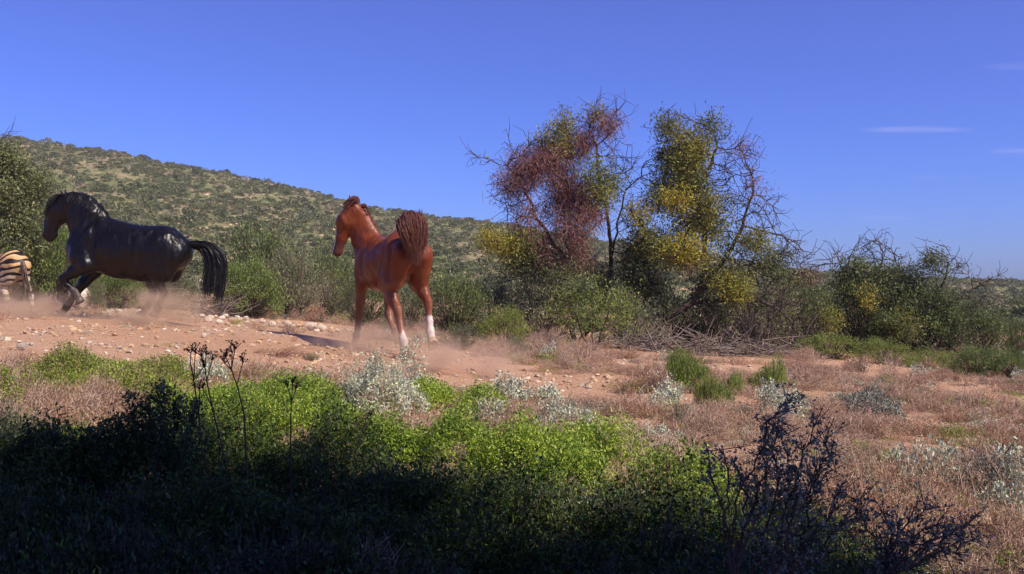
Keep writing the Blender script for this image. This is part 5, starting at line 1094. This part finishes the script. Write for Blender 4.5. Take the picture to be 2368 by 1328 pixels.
def zebra():
    s = .70; th = R(52); B = Body(.0115)
    z0 = -.06
    B.chain([(.50, 0, 1.06, .25, .19), (.30, 0, 1.07, .33, .235), (0, 0, 1.06, .33, .29), (-.32, 0, 1.10, .31, .29), (-.55, 0, 1.15, .29, .27), (-.70, 0, 1.14, .23, .23)], .08)
    B.add((-.50, 0, 1.36), (-.76, 0, 1.24), .11, .09, .17, .13, k=.08)
    for sy in (1, -1):
        B.add((.40, sy*.13, 1.22), (.48, sy*.16, .98), .13, .13, .075, .08, k=.05)
        B.add((-.58, sy*.15, 1.16), (-.50, sy*.19, .92), .22, .18, .14, .12, k=.05); B.add((-.76, sy*.12, 1.14), (-.66, sy*.15, .86), .16, .12, .13, .10, k=.04)
    L = {'lf': [(.44, .17, 1.0, .12, .09), (.44, .17, .82, .09, .07), (.62, .17, .68, .06), (.74, .17, .52, .045), (.70, .17, .36, .035), (.64, .17, .27, .042), (.62, .17, .22, .036)],
         'rf': [(.44, -.17, 1.0, .12, .09), (.44, -.17, .82, .09, .07), (.52, -.17, .62, .06), (.56, -.17, .45, .045), (.58, -.17, .28, .035), (.60, -.17, .19, .042), (.63, -.17, .10, .038)],
         'lh': [(-.60, .15, 1.08, .21, .14), (-.44, .20, .84, .16, .11), (-.50, .19, .64, .09, .07), (-.60, .18, .46, .06), (-.54, .18, .30, .038), (-.44, .18, .20, .046), (-.40, .18, .11, .04)],
         'rh': [(-.60, -.15, 1.08, .21, .14), (-.60, -.20, .84, .15, .10), (-.76, -.19, .66, .08, .065), (-.92, -.18, .50, .055), (-.98, -.17, .34, .038), (-1.02, -.17, .20, .045), (-1.06, -.17, .14, .04)]}
    for c in L.values(): leg_chain(B, c, .03)
    B.chain([(.46, 0, 1.16, .22, .13), (.66, .03, 1.38, .16, .09), (.80, .06, 1.56, .10, .07)], .07); B.chain([(.80, .06, 1.56, .10, .08), (.92, .08, 1.44, .10, .08), (1.06, .1, 1.24, .06, .05), (1.12, .1, 1.12, .055, .05)], .04)
    for sy in (1, -1): B.add((.76, .06+sy*.06, 1.62), (.74, .06+sy*.09, 1.78), .04, .02, .02, .015, k=.02)
    V, Q = B.mesh(); x, y, z = V.T
    # stripes: upright on the barrel, swinging to lengthwise on the haunch, ringing the legs
    hx, hz = -.28, .70; ang = np.arctan2(z-hz, -(x-hx)); rad = np.hypot(x-hx, z-hz)
    ph_b = x*30+.6*np.sin(z*5); ph_r = ang*10.5+rad*9.0; ph_l = z*24+2*x
    wr = ss(-.10, -.38, x); wl = 1-ss(.60, .78, z)
    ph = ph_b*(1-wr)+ph_r*wr; ph = ph+1.1*(vnoise(x*5+3, z*5+y*4, 3)-.5)*2
    st = np.sin(ph*2.2+.8*np.sin(y*7+z*3)); stl = np.sin(ph_l*1.6+vnoise(x*9, z*9, 5)*4); v = st*(1-wl)+stl*wl
    dark = ss(.0, .22, v)[:, None]*np.where(z < .55, .75, 1)[:, None]
    und = (1-ss(.80, .92, z+.0*x))*(1-wl)
    pale = np.array([.60, .38, .17])*(ss(.85, 1.15, z)[:, None])+np.array([.62, .54, .40])*(1-ss(.85, 1.15, z)[:, None])
    col = pale*(1-dark)+np.array([.018, .011, .009])*dark
    sh = (ss(.55, 1.0, np.sin(ph*2.2+math.pi))*wr*.35)[:, None]; col = col*(1-sh)+np.array([.30, .19, .10])*sh
    V = V*s; Y = 16.3; px = 2; wx = (px-CX)/F*Y; root = empty('zebra', (wx, Y, float(H(wx, Y))-.13), 'striped zebra running away at the left edge, only its hindquarters in view', 'zebra'); root.rotation_euler = (0, 0, math.pi/2+th)
    skin(root, V, Q, col, coatmat('zebra_coat', .6, .3, .3))
    for k, e in (('lf', (.56, .17, .16)), ('rf', (.68, -.17, .02)), ('lh', (-.34, .18, .03)), ('rh', (-1.13, -.17, .09))): hoof(root, np.array(L[k][-1][:3])*s, np.array(e)*s, .055*s, M['hoof_dark'])
    for sy in (1, -1): eyeball(root, np.array((.90, .08+sy*.09, 1.46))*s, .02*s, M['eye'])
    hm = hairmat('zebra_hair', [(.05, .035, .028), (.16, .11, .08), (.40, .30, .22)], .6)
    g = [[np.array(p)*s for p in ((-.86, a*.3, 1.26), (-.95, a, 1.16), (-1.0, a, .95), (-1.03, a*1.2-.03, .72), (-1.08, a*1.8-.06, .50))] for a in (-.03, 0, .03)]
    hair(root, 'tail', g, hm, 90, .006, .008, .02, 9, .3)
    cr = [(.78, .06, 1.68), (.66, .04, 1.58), (.52, .02, 1.48), (.38, 0, 1.40)]; gg = [[np.array(p)*s, (np.array(p)+[-.02, 0, .05])*s, (np.array(p)+[-.04, 0, .10])*s] for p in cr]
    hair(root, 'mane', gg, hm, 150, .005, .006, .004, 5, .3)
    return root
black_horse(); chestnut_horse(); zebra()

# ------------------------------------------------------------------ kicked-up dust
def dust(px, py, Y, rx, ry, rz, dens, scale, seed):
    import bmesh
    m = bpy.data.materials.new('dust_cloud'); m.use_nodes = True; nt = m.node_tree; nt.nodes.clear(); out = nt.nodes.new('ShaderNodeOutputMaterial')
    v = nt.nodes.new('ShaderNodeVolumePrincipled'); v.inputs['Color'].default_value = (.90, .66, .48, 1); v.inputs['Anisotropy'].default_value = .1
    tc = nt.nodes.new('ShaderNodeTexCoord'); ln = nt.nodes.new('ShaderNodeVectorMath'); ln.operation = 'LENGTH'; nt.links.new(tc.outputs['Object'], ln.inputs[0])
    fo = nt.nodes.new('ShaderNodeMapRange'); fo.interpolation_type = 'SMOOTHSTEP'; fo.inputs['From Min'].default_value = 1.0; fo.inputs['From Max'].default_value = .1; nt.links.new(ln.outputs['Value'], fo.inputs[0])
    mp = nt.nodes.new('ShaderNodeMapping'); mp.inputs['Scale'].default_value = (rx*scale, ry*scale, rz*scale*1.3); mp.inputs['Location'].default_value = (seed*3.1, seed, 0); nt.links.new(tc.outputs['Object'], mp.inputs[0])
    n = noise(nt, 1.0, 4, .6, mp.outputs[0], .6); mr = nt.nodes.new('ShaderNodeMapRange'); mr.inputs['From Min'].default_value = .43; mr.inputs['From Max'].default_value = .70; nt.links.new(n.outputs[0], mr.inputs[0])
    a = nt.nodes.new('ShaderNodeMath'); a.operation = 'MULTIPLY'; nt.links.new(fo.outputs[0], a.inputs[0]); nt.links.new(mr.outputs[0], a.inputs[1])
    b = nt.nodes.new('ShaderNodeMath'); b.operation = 'MULTIPLY'; nt.links.new(a.outputs[0], b.inputs[0]); b.inputs[1].default_value = dens; nt.links.new(b.outputs[0], v.inputs['Density']); nt.links.new(v.outputs[0], out.inputs['Volume'])
    bm = bmesh.new(); bmesh.ops.create_uvsphere(bm, u_segments=24, v_segments=16, radius=1); me = bpy.data.meshes.new('dust'); bm.to_mesh(me); bm.free(); me.materials.append(m)
    o = bpy.data.objects.new('dust', me); link(o); x = (px-CX)/F*Y; o.location = (x, Y, CH-(py-CY)/F*Y); o.scale = (rx, ry, rz); o['kind'] = 'stuff'
dust(90, 735, 14.6, 1.35, .9, .42, 8.5, 2.6, 1); dust(360, 725, 14.2, .95, .8, .46, 6.5, 3.0, 2); dust(880, 800, 12.9, 1.15, .9, .40, 5.0, 2.8, 3)
dust(1080, 830, 11.9, .9, .8, .32, 5.5, 2.4, 4); dust(800, 690, 14.2, .7, .6, .55, .6, 1.5, 5); dust(520, 770, 13.4, 1.0, .8, .25, 2.4, 2.2, 6); dust(30, 700, 15.9, .7, .5, .45, 4.0, 2.4, 7)

# ------------------------------------------------------------------ a little air between here and the ridge
def haze():
    m = bpy.data.materials.new('haze_air'); m.use_nodes = True; nt = m.node_tree; nt.nodes.clear(); out = nt.nodes.new('ShaderNodeOutputMaterial')
    v = nt.nodes.new('ShaderNodeVolumePrincipled'); v.inputs['Color'].default_value = (.85, .88, 1.0, 1); v.inputs['Density'].default_value = .00035; nt.links.new(v.outputs[0], out.inputs['Volume'])
    x0, x1, y0, y1, z0, z1 = -300, 300, -300, 300, -12, 95
    V = [(x, y, z) for z in (z0, z1) for y in (y0, y1) for x in (x0, x1)]
    o = mesh_obj('haze', np.array(V, float), [np.array([[0, 2, 3, 1], [4, 5, 7, 6], [0, 1, 5, 4], [2, 6, 7, 3], [0, 4, 6, 2], [1, 3, 7, 5]])], m); o['kind'] = 'stuff'
haze()
